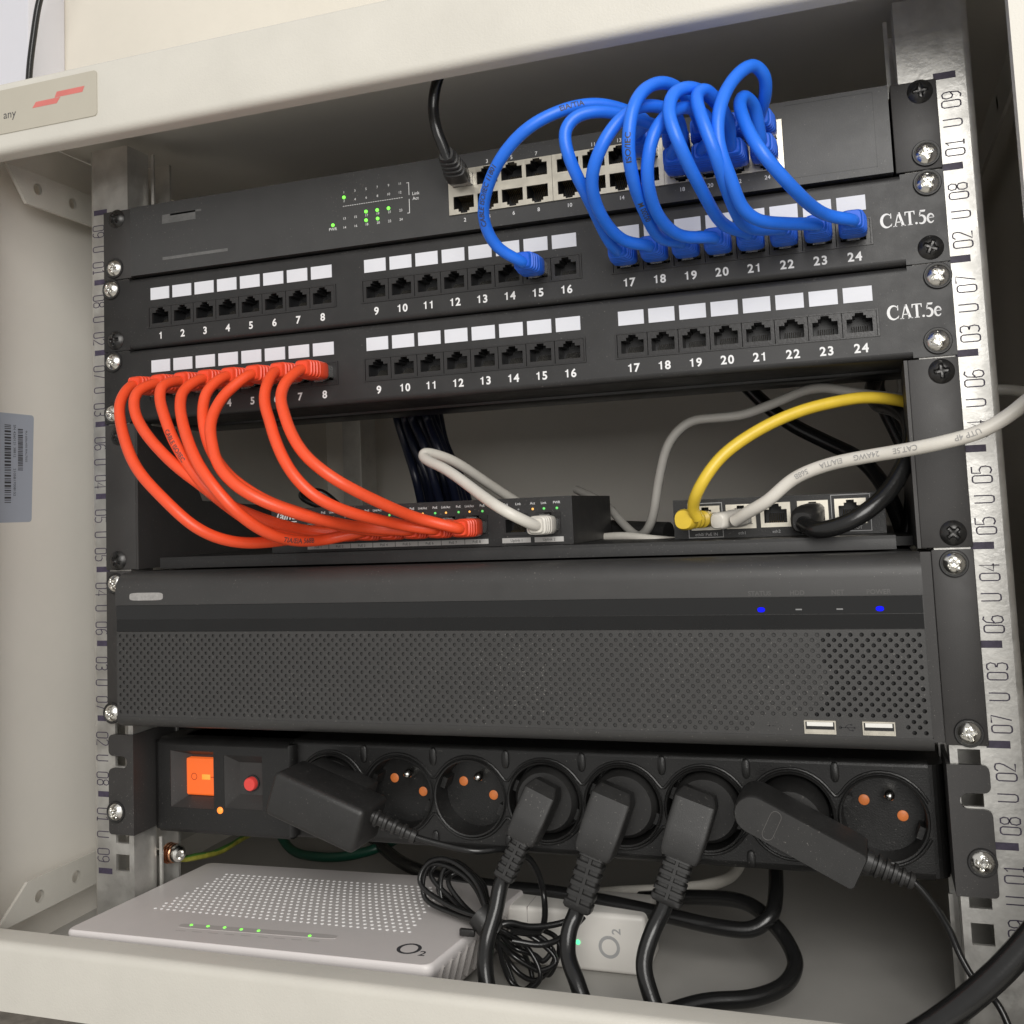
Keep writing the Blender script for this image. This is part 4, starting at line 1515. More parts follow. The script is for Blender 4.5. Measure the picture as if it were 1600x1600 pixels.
power_plug(3, at(850, 1232, 6), at(816, 1312, 0), at(787, 1372, -4),
           [at(775, 1420, -9), at(761, 1470, -16), at(758, 1515, -24), at(768, 1570, -30), Vector((14, -34, FLZ + 5)), Vector((60, -30, FLZ + 4.4))],
           'power cord in the fourth socket, leftmost of the three angled plugs', w_=8.6, rw=5.0)
power_plug(4, at(960, 1240, 4), at(928, 1335, -2), at(902, 1420, -6),
           [at(890, 1452, -10), at(887, 1490, -16), at(900, 1530, -24), at(922, 1580, -30), Vector((90, -36, FLZ + 5)), Vector((140, -38, FLZ + 4.4))],
           'power cord in the fifth socket, wide plug, middle of the three angled plugs', w_=10.4, rw=6.9)
power_plug(5, at(1090, 1245, 4), at(1062, 1340, -2), at(1040, 1410, -6),
           [at(1020, 1455, -10), at(1006, 1505, -18), at(1015, 1550, -24), at(1040, 1600, -30), Vector((150, -40, FLZ + 5)), Vector((200, -40, FLZ + 4.4))],
           'power cord in the sixth socket, rightmost of the three angled plugs', w_=10.4, rw=7.2)

# left adapter: a chunky block turned on its socket
ad = thing('power_adapter', 'chunky black block adapter tilted over the first sockets beside the red button', 'power adapter', (SKX[0], BY, SKZ))
q = [at(429, 1205, -27), at(570, 1269, -27), at(548, 1341, -27), at(410, 1269, -27)]
ex = (q[1] - q[0]).normalized()
ez = (q[0] - q[3])
ez = (ez - ex * ez.dot(ex)).normalized()
cen = (q[0] + q[1] + q[2] + q[3]) / 4
hw = ((q[1] - q[0]).length + (q[2] - q[3]).length) / 4
hh = ((q[0] - q[3]).length + (q[1] - q[2]).length) / 4
m = MB()
T = Matrix.Identity(4)
ey = ez.cross(ex)
for i, v in enumerate((ex, ey, ez)):
    for j in range(3): T[j][i] = v[j]
T.translation = cen
m.T = T
m.box(-hw, hw, 0, 30, -hh, hh, b=3.2, seg=3)
m.box(-hw + 4, hw - 14, 30.1, 46, -hh + 1, hh - 1, b=2)
m.T = None
m.lathe([(17.5, -12), (17.5, 2)], (SKX[0], BY, SKZ), n=32)
m.obj('body', M_['plug'], ad)


def relief_on(parent, a, b, r0, r1, n=5):
    m = MB()
    ax = (b - a).normalized()
    L = (b - a).length
    secs = [(-2, r0, r0)]
    for k in range(n):
        f0 = (k + 0.3) / (n + 0.5)
        for df, rr_ in ((0, 1.0), (0.02, 0.72), (0.09, 0.72), (0.11, 1.0)):
            h = r0 + (r1 - r0) * (f0 + df)
            secs.append((L * (f0 + df), h * rr_, h * rr_))
    secs.append((L, r1 * 0.9, r1 * 0.9))
    m.sect(secs, ax, (0, -1, 0), a, 16, 2.6)
    m.obj('strain_relief', M_['plug'], parent, smooth=30)


ra, rb = at(602, 1285, -12), at(650, 1308, -10)
relief_on(ad, ra - (rb - ra) * 0.9, rb, 4.6, 3.4, 6)
m = MB()
Q = smooth_pts(spline([rb - (rb - ra) * 0.1, rb, at(700, 1322, -8), at(745, 1330, -6), at(790, 1327, 4), at(830, 1345, 16), at(850, 1400, 24), at(845, 1455, 6), at(800, 1455, -8)]), 3)
m.tube(Q, 1.7, 8)
m.obj('cord', M_['bcable'], ad, smooth=80)

# right adapter: slim wedge with rounded top end
ar = thing('power_adapter', 'slim black adapter with rounded end hanging across the last two sockets', 'power adapter', (SKX[6], BY, SKZ))
q = [at(1185, 1247, -24), at(1357, 1337, -24), at(1335, 1397, -24), at(1165, 1300, -24)]
a0 = at(1161, 1268, -24)
ex = ((q[1] - q[0]).normalized() + (q[2] - q[3]).normalized()).normalized()
cen0 = (q[0] + q[3]) / 2
cen1 = (q[1] + q[2]) / 2
L = (cen1 - cen0).length
hh0 = (q[0] - q[3]).length / 2 * 1.03
m = MB()
fnp = Vector((0, 1, 0))
ezr = fnp.cross(ex) * -1
ezr = Vector((-ex.z, 0, ex.x)).normalized()
outline = arc(0, 0, hh0, 90, 270, 10) + arc(L - 2, -hh0 + 2, 2, 270, 360, 3) + arc(L - 2, hh0 - 2, 2, 0, 90, 3)
rings = []
for yy, sc_ in ((0, 0.93), (0.6, 0.97), (2.0, 1.0), (26, 1.0), (28, 0.95)):
    ring = []
    for u, v in outline:
        uu = u if u < L * 0.5 else L - (L - u) * 1.0
        cu, cv = (uu - L / 2) * (1 - (1 - sc_) * 0.35) + L / 2, v * sc_
        ring.append(cen0 + ex * cu + ezr * cv + Vector((0, yy, 0)))
    rings.append(ring)
m.loft(rings)
m.lathe([(17.5, -12), (17.5, -2), (15, 16)], (SKX[6], BY, SKZ), n=32)
m.obj('body', M_['plug'], ar)
m = MB()
pts = arc(0, 4.4, 2.5, 0, 180, 8) + arc(0, -4.4, 2.5, 180, 360, 8)
pts.append(pts[0])
m.tube([cen0 + ex * (9.5 + u) + ezr * v + Vector((0, -0.02, 0)) for u, v in pts], 0.13, 5)
m.obj('moulded_oval', mat('grey_outline', (0.11, 0.105, 0.10), 0.5, var=0.1, vscale=200), ar)
ra, rb = at(1358, 1347, -12), at(1428, 1378, -12)
relief_on(ar, ra, rb, 5.4, 3.6, 5)
m = MB()
Q = smooth_pts(spline([rb - (rb - ra) * 0.1, rb, at(1455, 1408, -12), at(1482, 1450, -12), at(1500, 1492, -14), at(1522, 1530, -18), at(1560, 1570, -24), at(1590, 1640, -30)]), 3)
m.tube(Q, 1.5, 8)
m.obj('cord', M_['bcable'], ar, smooth=80)

# ------------------------------------------------------------------ flat white router at the bottom
wz = -411.0
wr = thing('wifi_router', 'flat white router with dotted top lying on the cabinet floor at left', 'router', (-120, 10, FLZ))
c4 = [atz(101, 1452, wz), atz(672, 1510, wz), atz(758, 1447, wz), None]
c4.append(None)
bl_ = atz(325, 1347, wz)
br_ = bl_ + (c4[1] - c4[0]) + Vector((2, 6, 0))
quad = [c4[0], c4[1], br_, bl_]


def round_poly(qd, r, n=5):
    out = []
    N = len(qd)
    for i in range(N):
        p, a, b = qd[i], qd[i - 1], qd[(i + 1) % N]
        da, db = (a - p).normalized(), (b - p).normalized()
        for k in range(n + 1):
            t_ = k / n
            out.append(p + da * r * (1 - t_) ** 2 + db * r * t_ ** 2)
    return out


cq = sum(quad, Vector((0, 0, 0))) / 4


def shrink(pts, d):
    return [p + (Vector((cq.x, cq.y, p.z)) - p).normalized() * d for p in pts]


rp = round_poly([Vector((p.x, p.y, 0)) for p in quad], 4.5)
m = MB()
lv = [(FLZ + 3, 14), (FLZ + 6, 11), (wz - 9, 3.0), (wz - 6, 0.6), (wz - 2.2, 0.0), (wz - 0.8, 0.5), (wz - 0.2, 1.3)]
rings = []
for z, d in lv:
    rings.append([Vector((p.x, p.y, z)) for p in shrink([Vector((p.x, p.y, z)) for p in rp], d)])
m.loft(rings)
m.box(cq.x - 60, cq.x + 60, cq.y - 30, cq.y + 30, FLZ + 0.1, FLZ + 3.05)
m.obj('casing', M_['rwhite'], wr, smooth=35)
m = MB()
top = shrink([Vector((p.x, p.y, wz)) for p in rp], 1.6)
m.loft([[Vector((p.x, p.y, wz - 0.6)) for p in top], top])
tp = m.obj('top_cover', M_['rtop'], wr, smooth=35)
m = MB()
d00, d10, d01, d11 = [atz(*p, wz) for p in ((243, 1419), (640, 1456), (354, 1366), (692, 1388))]
NI, NJ = 38, 15
for i in range(NI):
    for j in range(NJ):
        if j % 2 and i == NI - 1: continue
        u, v = (i + (0.5 if j % 2 else 0)) / (NI - 1), j / (NJ - 1)
        p = d00 * (1 - u) * (1 - v) + d10 * u * (1 - v) + d01 * (1 - u) * v + d11 * u * v
        m.lathe([(1.05, 0.0), (0.9, 0.3), (0.3, 0.45)], (p.x, p.y, wz), (0, 0, 1), 7)
m.obj('dimples', M_['rdot'], tp)
m = MB()
s0, s1 = atz(276, 1449, wz), atz(523, 1468, wz)
dx = (s1 - s0).normalized()
dyv = Vector((-dx.y, dx.x, 0))
m.sect([(0, (s1 - s0).length / 2, 2.6), (0.2, (s1 - s0).length / 2, 2.6)], (0, 0, 1), dyv, (s0 + s1) / 2 + dyv * 2.6, 24, 6)
m.obj('light_strip', M_['rstrip'], tp)
m = MB()
for px, py in ((299, 1446), (325, 1448), (351, 1450), (377, 1453), (404, 1455), (484, 1463)):
    p = atz(px, py, wz)
    m.lathe([(0.9, 0.2), (0.8, 0.5), (0.3, 0.6)], (p.x, p.y, wz), (0, 0, 1), 10)
m.obj('green_lights', M_['ledg'], tp)
m = MB()
po = atz(638, 1484, wz)
fn = lambda u, v: tuple(po + dx * u + dyv * v + Vector((0, 0, 0.06)))
m.ribbon([(5.4 * math.cos(R(a)), 1.2 + 5.4 * math.sin(R(a))) for a in range(0, 361, 15)], fn, [2.0 - 0.5 * abs(math.sin(R(a))) for a in range(0, 361, 15)])
m.text('2', lambda u, v: fn(u + 8.6, v - 5.5), 7.5, bold=0.015)
m.obj('logo', M_['darkink'], tp)
m = MB()
for k in range(9):
    p = s0.lerp(s1, 0.02 + k * 0.105)
    m.box(0, 0, 0, 0, 0, 0) if False else None
    q_ = p - dyv * 4.0
    m.add([q_ + Vector((0, 0, .05)), q_ + dx * 6 + Vector((0, 0, .05)), q_ + dx * 6 + dyv * .7 + Vector((0, 0, .05)), q_ + dyv * .7 + Vector((0, 0, .05))], [(0, 1, 2, 3)])
m.obj('tiny_captions', M_['rstrip'], tp)
m = MB()                                # slanted vents in the right flank
rx = [r_ for r_ in rings]
for k in range(12):
    f_ = 0.10 + k * 0.07
    a = c4[1].lerp(br_, f_)
    b = c4[1].lerp(br_, f_ + 0.035)
    pa = Vector((a.x + 0.1, a.y, wz - 5))
    pb = Vector((b.x - 7.5, b.y, FLZ + 8))
    dv = (br_ - c4[1]).normalized() * 1.6
    nx = Vector((1.0, 0, -0.2)) * 0.5
    m.add([pa + nx, pb + nx, pb + dv + nx, pa + dv + nx, pa - nx * 4, pb - nx * 4, pb + dv - nx * 4, pa + dv - nx * 4],
          [(0, 1, 2, 3), (4, 7, 6, 5), (0, 4, 5, 1), (1, 5, 6, 2), (2, 6, 7, 3), (3, 7, 4, 0)])
m.obj('vent_slots', M_['rstrip'], wr)

# ------------------------------------------------------------------ small white terminal box
on = thing('network_terminal', 'small white box with grey logo and green light standing behind the cords', 'network box', (36, 56, FLZ))
oy = 38.0
x0, x1 = at(792, 1450, oy).x, at(1008, 1450, oy).x
zt = at(900, 1424, oy).z
m = MB()
m.box(x0, x1, oy, oy + 34, FLZ + 0.2, zt, b=2.6, seg=4)
m.obj('casing', M_['onew'], on)
m = MB()
m.box(x0 + 12, x0 + 12.4, oy - 0.06, oy + 30, zt - 8, zt + 0.05)
m.obj('seam', M_['rstrip'], on)
m = MB()
pc = at(952, 1480, oy)
fn = lambda u, v: (pc.x - v, oy - 0.07, pc.z + u)
m.ribbon([(5.0 * math.cos(R(a)), 5.0 * math.sin(R(a))) for a in range(0, 361, 15)], fn, 1.7)
m.text('2', lambda u, v: fn(u + 8.3, v - 6.4), 6.6, bold=0.02)
m.obj('logo', M_['greyink'], on)
m = MB()
p = at(903, 1472, oy)
m.lathe([(1.3, 0), (1.1, 0.5), (0.3, 0.7)], (p.x, oy, p.z), n=14)
m.obj('led', mat('emerald_led', (0.1, 0.7, 0.3), 0.3, var=0.02, vscale=100, emit=(0.1, 1.0, 0.35), estr=1.6), on)

# ------------------------------------------------------------------ loose cables at the bottom


def loose(name, label, cat, pts, r, m_, group=None, sm=4, text=None, ink=None):
    Q = smooth_pts(spline(pts, 9), sm)
    m = MB()
    m.tube(Q, r, 12)
    o = m.obj(name, m_, smooth=80)
    o['label'] = label
    o['category'] = cat
    if group: o['group'] = group
    if text: printed(o, Q, r, text, 3.4, ink or M_['fadeink'])
    return o


loose('power_lead', 'thick black lead snaking between the three angled plugs and the white box', 'power cord',
      [at(560, 1285, 150), at(610, 1335, 110), at(650, 1358, 80), at(700, 1374, 66), at(780, 1386, 62), at(860, 1394, 58), at(960, 1412, 52), at(1050, 1432, 46), at(1120, 1448, 42), at(1175, 1452, 42), at(1205, 1430, 46), at(1212, 1398, 56), at(1212, 1350, 80)], 4.0, M_['bcable'])
loose('power_lead', 'black lead making a wide loop on the cabinet floor right of the white box', 'power cord',
      [at(1000, 1404, 90), at(1090, 1402, 80), at(1165, 1410, 66), at(1205, 1440, 52), at(1232, 1475, 40), at(1243, 1508, 28), at(1225, 1540, 14), at(1175, 1560, 2), at(1100, 1566, -8), at(1020, 1590, -24)], 4.0, M_['bcable'])
loose('power_lead', 'very thick black lead crossing the bottom right corner in front of the rail', 'power cord',
      [at(1700, 1350, -40), at(1600, 1478, -44), at(1545, 1535, -46), at(1470, 1595, -47), at(1380, 1650, -49), at(1300, 1700, -46)], 5.5, M_['bcable'])
Q = smooth_pts(spline([at(268, 1336, 41), at(285, 1342, 40), at(312, 1338, 55), at(345, 1330, 75), at(372, 1314, 95), at(400, 1300, 120), at(460, 1290, 170)], 9), 4)
m = MB()
m.tube(Q, 1.9, 12)
m.tube([p + Vector((0.2, -0.5, 1.1 + 0.3 * math.sin(i * 0.5))) for i, p in enumerate(Q)], 1.25, 8, 1)
o = m.obj('earth_wire', [M_['earth'], M_['earthgreen']], smooth=80)
o['label'] = 'yellow and green striped earth wire fixed by the copper washer at bottom left'
o['category'] = 'wire'
loose('green_cable', 'dark green cable showing below the chunky adapter', 'cable',
      [at(425, 1280, 170), at(452, 1325, 150), at(490, 1338, 130), at(540, 1338, 120), at(590, 1325, 120), at(640, 1300, 140)], 3.2, M_['green'])
loose('pale_cord', 'pale cord lying behind the middle and right angled plugs', 'cable',
      [at(800, 1410, 110), at(900, 1400, 100), at(960, 1394, 96), at(1040, 1390, 96), at(1110, 1382, 108), at(1150, 1362, 140), at(1165, 1320, 170)], 3.4, M_['wcable'])
e = thing('earth_screw', 'shiny screw with copper washer on the lower left rail', 'screw', at(268, 1333, 36))
pe = at(272, 1333, 34)
m = MB()
for k in range(3): m.lathe([(6.2 - k * 0.3, 0), (6.4 - k * 0.3, 0.6), (6.2 - k * 0.3, 1.3)], (pe.x - 4 + k * 1.7, pe.y, pe.z), (1, -0.15, 0), 24)
m.obj('washer', M_['copper'], e)
m = MB()
m.lathe([(5.2, 0), (5.2, 2.0), (4.4, 3.6), (2.6, 4.4), (1.8, 3.2), (0.1, 3.0)], (pe.x + 1.6, pe.y, pe.z), (1, -0.45, 0), 24)
m.lathe([(2.5, -16), (2.5, 0)], (pe.x + 1.6, pe.y, pe.z), (1, 0, 0), 16)
m.obj('screw_head', M_['screw'], e)

# coiled thin cord tied in the middle
cb = thing('cord_coil', 'coil of thin black cord tied in the middle, beside the white box', 'cord', at(765, 1440, 0))
rs = random.Random(11)
tie = at(762, 1442, -8)
m = MB()
loopsA = [((655, 1372), (700, 1343)), ((662, 1395), (690, 1350)), ((690, 1400), (715, 1352)), ((700, 1372), (730, 1362)), ((672, 1360), (712, 1346)), ((684, 1385), (722, 1360))]
for k, (pa, pb) in enumerate(loopsA):
    y = 2 + k * 2.2
    P = [tie + Vector((rs.uniform(-3, 3), rs.uniform(-4, 4), rs.uniform(-3, 2))), at((pa[0] + 762) / 2 - 6, (pa[1] + 1442) / 2 + 8, y), at(pa[0], pa[1] + 6, y + 6), at((pa[0] + pb[0]) / 2 - 8, min(pa[1], pb[1]) + 4, y + 10), at(pb[0], pb[1], y + 10), at((pb[0] + 762) / 2 + 12, (pb[1] + 1442) / 2 - 16, y + 4), tie + Vector((rs.uniform(-2, 5), rs.uniform(-4, 4), rs.uniform(-2, 4)))]
    m.tube(smooth_pts(spline(P, 8), 3), 1.35, 7)
loopsB = [((800, 1545), (845, 1535)), ((822, 1515), (870, 1510)), ((836, 1500), (862, 1490)), ((812, 1530), (868, 1500)), ((790, 1510), (832, 1545)), ((842, 1522), (874, 1478))]
for k, (pa, pb) in enumerate(loopsB):
    y = -2 + k * 3.2
    P = [tie + Vector((rs.uniform(-3, 3), rs.uniform(-4, 4), rs.uniform(-3, 2))), at((pa[0] + 770) / 2, (pa[1] + 1450) / 2 + 6, y), at(pa[0], pa[1] - 8, y), at((pa[0] + pb[0]) / 2, max(pa[1], pb[1]) + 2, y - 2), at(pb[0], pb[1] - 8, y), at((pb[0] + 780) / 2 + 10, (pb[1] + 1445) / 2 - 12, y + 2), tie + Vector((rs.uniform(-1, 5), rs.uniform(-4, 4), rs.uniform(-2, 4)))]
    m.tube(smooth_pts(spline(P, 8), 3), 1.35, 7)
m.obj('loops', M_['bcable'], cb, smooth=80)
m = MB()
m.tube([tie + Vector((-5, 0, 4)), tie + Vector((0, -1, 0)), tie + Vector((4, 0, -4))], [6.5, 6.8, 6.5], 12)
m.box(tie.x - 13, tie.x - 5, tie.y - 7, tie.y - 4.5, tie.z - 5, tie.z - 1.5, b=0.5)
m.obj('tie', M_['plug'], cb)
m = MB()
m.tube(smooth_pts(spline([tie + Vector((2, -3, -2)), at(795, 1442, -6), at(825, 1448, 0), at(870, 1444, 8), at(905, 1430, 14), at(912, 1412, 22), at(905, 1375, 40)]), 3), 1.6, 8)
m.tube(smooth_pts(spline([at(800, 1470, -6), at(850, 1476, 0), at(885, 1460, 8), at(912, 1432, 16)]), 3), 1.6, 8)
m.obj('tail', M_['bcable'], cb, smooth=80)

# ------------------------------------------------------------------ cables behind the shelf
hb = thing('cable_bundle', 'thick bundle of dark cables hanging behind the small shelf switch', 'cables', at(665, 720, 160))
rs = random.Random(5)
for k in range(13):
    f_ = k / 12
    x_t, x_b = 618 + 66 * f_, 655 + 74 * f_
    y = 150 + rs.uniform(-22, 22)
    m = MB()
    m.tube(smooth_pts(spline([at(x_t - 4, 600, y - 30), at(x_t + rs.uniform(-3, 3), 650, y), at(x_t + (x_b - x_t) * 0.35 + rs.uniform(-4, 4), 695, y + rs.uniform(-5, 5)), at(x_t + (x_b - x_t) * 0.8 + rs.uniform(-3, 3), 745, y), at(x_b + 6, 800, y + 10), at(x_b + 12, 850, y + 10)]), 3), 3.1, 9)
    m.obj('strand', M_['navy'], hb, smooth=80)
loose('grey_cord', 'thin grey cord winding up behind the yellow cable and out past the right rail', 'network cable',
      [at(900, 765, 150), at(945, 787, 130), at(975, 820, 108), at(1000, 838, 90), at(1018, 815, 80), at(1030, 745, 74), at(1046, 690, 70), at(1078, 659, 70), at(1120, 653, 70), at(1162, 648, 70), at(1215, 628, 66), at(1275, 606, 60), at(1350, 616, 52), at(1430, 622, 40), at(1500, 614, 32), at(1560, 609, 30), at(1600, 612, 30), at(1680, 630, 30)], 2.7, M_['gcable'], sm=6)
loose('black_cord', 'black cord running down diagonally behind the yellow and white cables', 'cable',
      [at(1150, 585, 150), at(1185, 622, 150), at(1235, 662, 145), at(1290, 690, 140), at(1345, 718, 130), at(1378, 755, 120), at(1400, 800, 110), at(1418, 850, 100)], 4.6, M_['bcable'])
loose('black_cord', 'short black cord hanging at the back right corner of the shelf', 'cable',
      [at(1380, 570, 120), at(1370, 605, 120), at(1420, 720, 110), at(1425, 790, 100), at(1412, 850, 100)], 4.2, M_['bcable'])
loose('power_brick_cord', 'black plug end lying on the shelf between the two network boxes', 'cable',
      [at(950, 828, 130), at(990, 830, 118), at(1045, 832, 108)], 6.5, M_['plug'], sm=0)
loose('white_cord', 'white cord lying flat on the shelf just right of the small switch', 'cable',
      [at(920, 842, 100), at(975, 838, 80), at(1020, 843, 70), at(1056, 846, 75)], 2.6, M_['wcable'])
loose('black_cord', 'loop of black cord behind the left end of the small shelf switch', 'cable',
      [at(560, 800, 112), at(500, 790, 112), at(474, 778, 112), at(472, 772, 114), at(500, 768, 122), at(540, 800, 126)], 2.4, M_['bcable'])

# ------------------------------------------------------------------ blue patch cables
GB = 'blue patch cables between switch and upper patch panel'
blue = {
    15: ([(778, 386), (756, 345), (757, 305), (780, 250), (825, 200), (880, 172), (930, 163), (975, 172), (1010, 190)], 15, 30,
         'blue cable alone at left, arching from panel port 15 up to the switch', [('CABLE ISO/IEC 11801', 0.20), ('EIA/TIA', 0.62)]),
    17: ([(950, 374), (915, 305), (890, 245), (884, 205), (900, 182), (935, 173), (985, 182), (1035, 200)], 17, 34,
         'blue cable in panel port 17, first of the clustered row', None),
    18: ([(975, 377), (940, 335), (925, 285), (935, 242), (962, 195), (1000, 165), (1050, 175), (1065, 215)], 18, 40,
         'blue cable in panel port 18 crossing over its left neighbour', None),
    19: ([(1030, 372), (1004, 325), (989, 280), (981, 230), (988, 172), (1010, 138), (1040, 128), (1065, 142), (1085, 175)], 19, 46,
         'blue cable in panel port 19 with a tall loop and printed sheath', [('ISO/IEC', 0.42), ('00200 M', 0.22)]),
    20: ([(1065, 370), (1028, 335), (1012, 275), (1020, 218), (1042, 182), (1075, 168), (1105, 185), (1112, 215)], 20, 40,
         'blue cable in panel port 20 with a low inner loop', None),
    21: ([(1130, 352), (1095, 290), (1062, 222), (1044, 175), (1052, 146), (1078, 138), (1110, 152), (1132, 180)], 21, 46,
         'blue cable in panel port 21 sweeping down to the right', None),
    22: ([(1170, 358), (1140, 305), (1118, 240), (1095, 185), (1086, 150), (1098, 140), (1120, 158), (1140, 195)], 22, 42,
         'blue cable in panel port 22 parallel to the one left of it', None),
    23: ([(1235, 350), (1185, 345), (1158, 325), (1140, 280), (1122, 225), (1124, 170), (1145, 122), (1178, 99), (1197, 118), (1197, 150)], 23, 38,
         'blue cable in panel port 23 with the highest loop of all', None),
    24: ([(1290, 336), (1235, 292), (1192, 240), (1166, 194), (1155, 160), (1162, 150), (1180, 168)], 24, 36,
         'blue cable in panel port 24, rightmost of the row', None),
}
for n, (px, sp, bu, lab, tx) in blue.items():
    pts = pathpx(px, -36, -42, bu)
    patch_cable(lab, GB, M_['blue'], 'bluep', 2.95, pts, tuple(P1[n]), SWP[sp], text=tx, flipB=(sp % 2 == 0), flipA=True)

# ------------------------------------------------------------------ red patch cables
GR = 'red patch cables between lower patch panel and shelf switch'
red = {
    1: ([(188, 627), (187, 655), (199, 697), (222, 745), (260, 787), (300, 820), (340, 840), (382, 849), (425, 847), (462, 840)], 'leftmost red cable, hanging lowest from panel port 1'),
    2: ([(215, 612), (213, 642), (228, 678), (255, 710), (285, 737), (312, 758), (345, 785), (385, 812), (430, 828), (475, 833)], 'red cable from panel port 2 crossing two neighbours'),
    3: ([(254, 604), (250, 622), (258, 652), (271, 687), (286, 714), (302, 737), (322, 760), (350, 784), (388, 803), (430, 818), (480, 828)], 'red cable from panel port 3 with printed sheath'),
    4: ([(287, 611), (281, 636), (284, 660), (292, 684), (307, 716), (326, 748), (352, 783), (380, 810), (418, 832), (462, 843), (508, 843)], 'red cable from panel port 4, lower of the middle strands'),
    5: ([(325, 611), (317, 635), (317, 660), (324, 690), (337, 717), (357, 743), (387, 766), (424, 786), (474, 803), (540, 822)], 'red cable from panel port 5 merging with the next'),
    6: ([(353, 613), (338, 637), (330, 663), (332, 690), (343, 728), (371, 760), (410, 783), (460, 800), (512, 813), (575, 826)], 'red cable from panel port 6 lying over the one from port 5'),
    7: ([(416, 606), (415, 630), (421, 655), (428, 686), (441, 718), (462, 747), (493, 773), (532, 793), (580, 810), (630, 822)], 'red cable from panel port 7, second from the right'),
    8: ([(445, 598), (439, 622), (446, 650), (459, 684), (478, 713), (511, 741), (549, 763), (610, 790), (660, 811)], 'rightmost red cable, from panel port 8'),
}
for n, (px, lab) in red.items():
    bu = 34 - abs(n - 4.5) * 1.2 + (8 if n in (1, 4, 6) else 0)
    pts = pathpx(px, -38, -16, bu)
    patch_cable(lab, GR, M_['red'], 'redp', 3.05, pts, tuple(P2[n]), tuple(PP[n]), flipA=True,
                text=[('CABLE ISO/IEC', 0.30)] if n == 3 else ([('TIA/EIA 568B', 0.72)] if n == 4 else None))

# ------------------------------------------------------------------ other network cables
pts = pathpx([(790, 800), (740, 763), (695, 732), (662, 714), (664, 707), (700, 717), (745, 745), (800, 778), (850, 815)], -16, 120, 18)
patch_cable('white cable bent back over the small shelf switch from its last port', None, M_['wcable'], 'wcable', 3.0, pts, tuple(PP[10]))
a = RX[0]
pts = [at(1090, 810, 8), at(1083, 794, 4), at(1093, 762, -4), at(1125, 716, -2), at(1175, 678, 4), at(1240, 646, 12), at(1305, 628, 20), at(1360, 621, 28), at(1425, 630, 40), at(1480, 650, 60)]
ye = thing('patch_cable', 'yellow cable rising from the first router jack and behind the right ear', 'network cable', tuple(a))
m = MB()
m.tube(smooth_pts(spline(pts, 10), 5), 3.0, 12)
m.obj('cord', M_['yellow'], ye, smooth=80)
m = MB()
m.box(a.x - 5.8, a.x + 5.8, a.y - 8, a.y + 8, a.z - 3.8, a.z + 2.6, b=0.4)
pl = m.obj('plug', M_['clear'], ye)
m = MB()
m.sect([(0, 5.8, 4.4), (7, 5.8, 4.6), (8, 4.0, 3.7), (10, 4.0, 3.7), (11, 5.0, 4.6), (12, 5.0, 4.6), (13, 4.0, 3.8), (15, 4.0, 3.8), (16, 5.0, 4.8), (17, 5.0, 4.8), (18, 4.0, 4.0), (20, 4.0, 4.0), (21, 5.2, 5.2), (26, 5.4, 5.4), (28, 4.6, 4.6)], (-0.25, -1, 0.02), (0, 0, 1), (a.x, a.y - 4, a.z - 0.5), 22, 2.4)
m.obj('boot', M_['yellow'], pl, smooth=40)
a = RX[1]
pts = [at(1148, 814, 8), at(1168, 801, 2), at(1200, 782, -4), at(1240, 748, -6), at(1290, 727, -10), at(1350, 714, -16), at(1410, 704, -22), at(1470, 692, -28), at(1530, 675, -30), at(1575, 650, -30), at(1610, 622, -30), at(1680, 570, -28)]
wc = thing('patch_cable', 'thick white printed cable from second router jack passing over the right ear', 'network cable', tuple(a))
Q = smooth_pts(spline(pts, 10), 5)
m = MB()
m.tube(Q, 3.1, 12)
c_ = m.obj('cord', M_['wcable'], wc, smooth=80)
printed(c_, Q[::-1], 3.1, [('568B', 0.72), ('EIA/TIA', 0.62), ('24AWG', 0.52), ('CAT.5E', 0.42), ('UTP 4P', 0.27)], 3.5, M_['fadeink'])
m = MB()
m.box(a.x - 5.8, a.x + 5.8, a.y - 8, a.y + 8, a.z - 3.8, a.z + 2.6, b=0.4)
pl = m.obj('plug', M_['clear'], wc)
m = MB()
m.sect([(0, 5.6, 4.6), (8, 5.6, 4.6), (14, 4.4, 4.2), (24, 4.4, 4.4), (28, 4.0, 4.0), (29, 3.2, 3.2)], (-0.3, -1, -0.04), (0, 0, 1), (a.x, a.y - 4, a.z - 0.5), 20, 2.8)
m.obj('boot', M_['wcable'], pl, smooth=50)
a = RX[3]
pts = [at(1256, 818, 12), at(1275, 828, 2), at(1310, 822, -2), at(1350, 802, -2), at(1388, 768, 4), at(1412, 728, 12), at(1424, 690, 24), at(1418, 655, 40), at(1395, 638, 60), at(1372, 632, 80), at(1362, 610, 100), at(1372, 580, 110)]
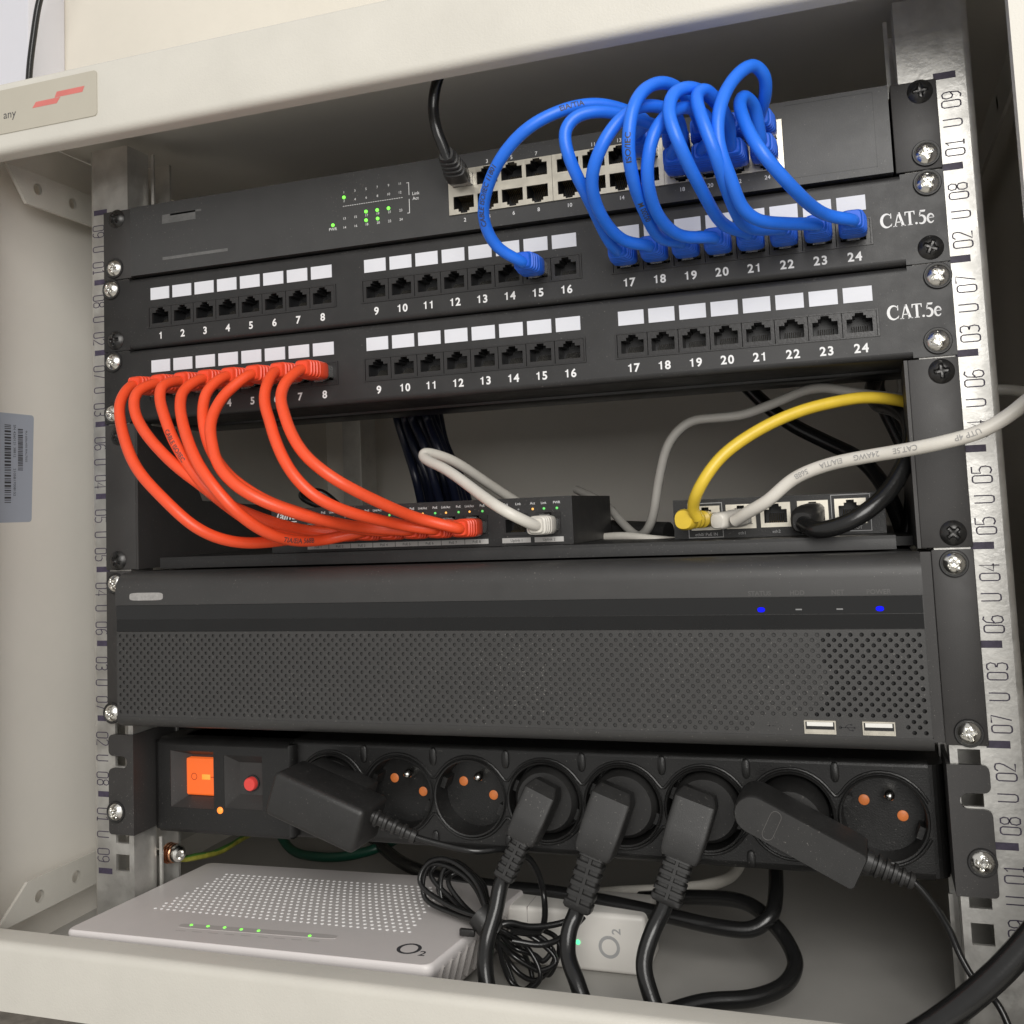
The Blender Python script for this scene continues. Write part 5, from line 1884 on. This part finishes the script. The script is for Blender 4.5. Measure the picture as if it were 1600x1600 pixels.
bc = thing('patch_cable', 'thick black cable curving from fourth router jack past the fifth', 'network cable', tuple(a))
m = MB()
m.tube(smooth_pts(spline(pts, 10), 5), 4.2, 12)
m.obj('cord', M_['bcable'], bc, smooth=80)
m = MB()
m.sect([(-4, 5.6, 4.8), (0, 5.8, 5.2), (8, 6.4, 6.0), (16, 6.8, 6.4), (24, 6.2, 6.2), (27, 4.6, 4.6)], (-0.16, -1, -0.15), (0, 0, 1), (a.x, a.y - 1, a.z), 20, 3)
pl = m.obj('plug', M_['plug'], bc, smooth=50)
m = MB()
a = RX[1]
# black cable into the first switch port
a = SWP[1]
pts = [at(691, 225, -34), at(683, 205, -36), at(677, 170, -36), at(682, 130, -38), at(697, 98, -38)]
kx = pts[-1].x
pts += [Vector((kx + 8, -44, 34)), Vector((kx + 34, -46, 45)), Vector((kx + 110, -46, 47)), Vector((210, -45, 46)), Vector((288, -45, 44))]
kc = thing('patch_cable', 'black cable hanging from under the top beam into the first switch port', 'network cable', a)
m = MB()
m.tube(smooth_pts(spline([at(700, 250, -31)] + pts, 10), 6), 2.9, 12)
m.obj('cord', M_['bcable'], kc, smooth=80)
m = MB()
m.box(a[0] - 5.8, a[0] + 5.8, a[1] - 10, a[1] + 8, a[2] - 4.0, a[2] + 2.6, b=0.4)
pl = m.obj('plug', M_['clear'], kc)
m = MB()
b0 = Vector(a) + Vector((0, -7, -0.5))
b1 = at(697, 240, -33)
axb = (b1 - b0).normalized()
Lb = (b1 - b0).length
secs = [(0, 6.3, 4.8), (Lb * 0.3, 6.3, 5.0)]
for k in range(4):
    f0 = 0.36 + k * 0.15
    for df, sc_ in ((0, 1.0), (0.02, 0.78), (0.07, 0.78), (0.09, 1.0)):
        h = 6.0 - 2.2 * (f0 + df - 0.3)
        secs.append((Lb * (f0 + df), h * sc_, (h - 0.9) * sc_))
secs.append((Lb, 3.6, 3.6))
m.sect(secs, axb, (0, 0, 1), b0, 20, 3.4)
m.obj('boot', M_['plug'], pl, smooth=30)
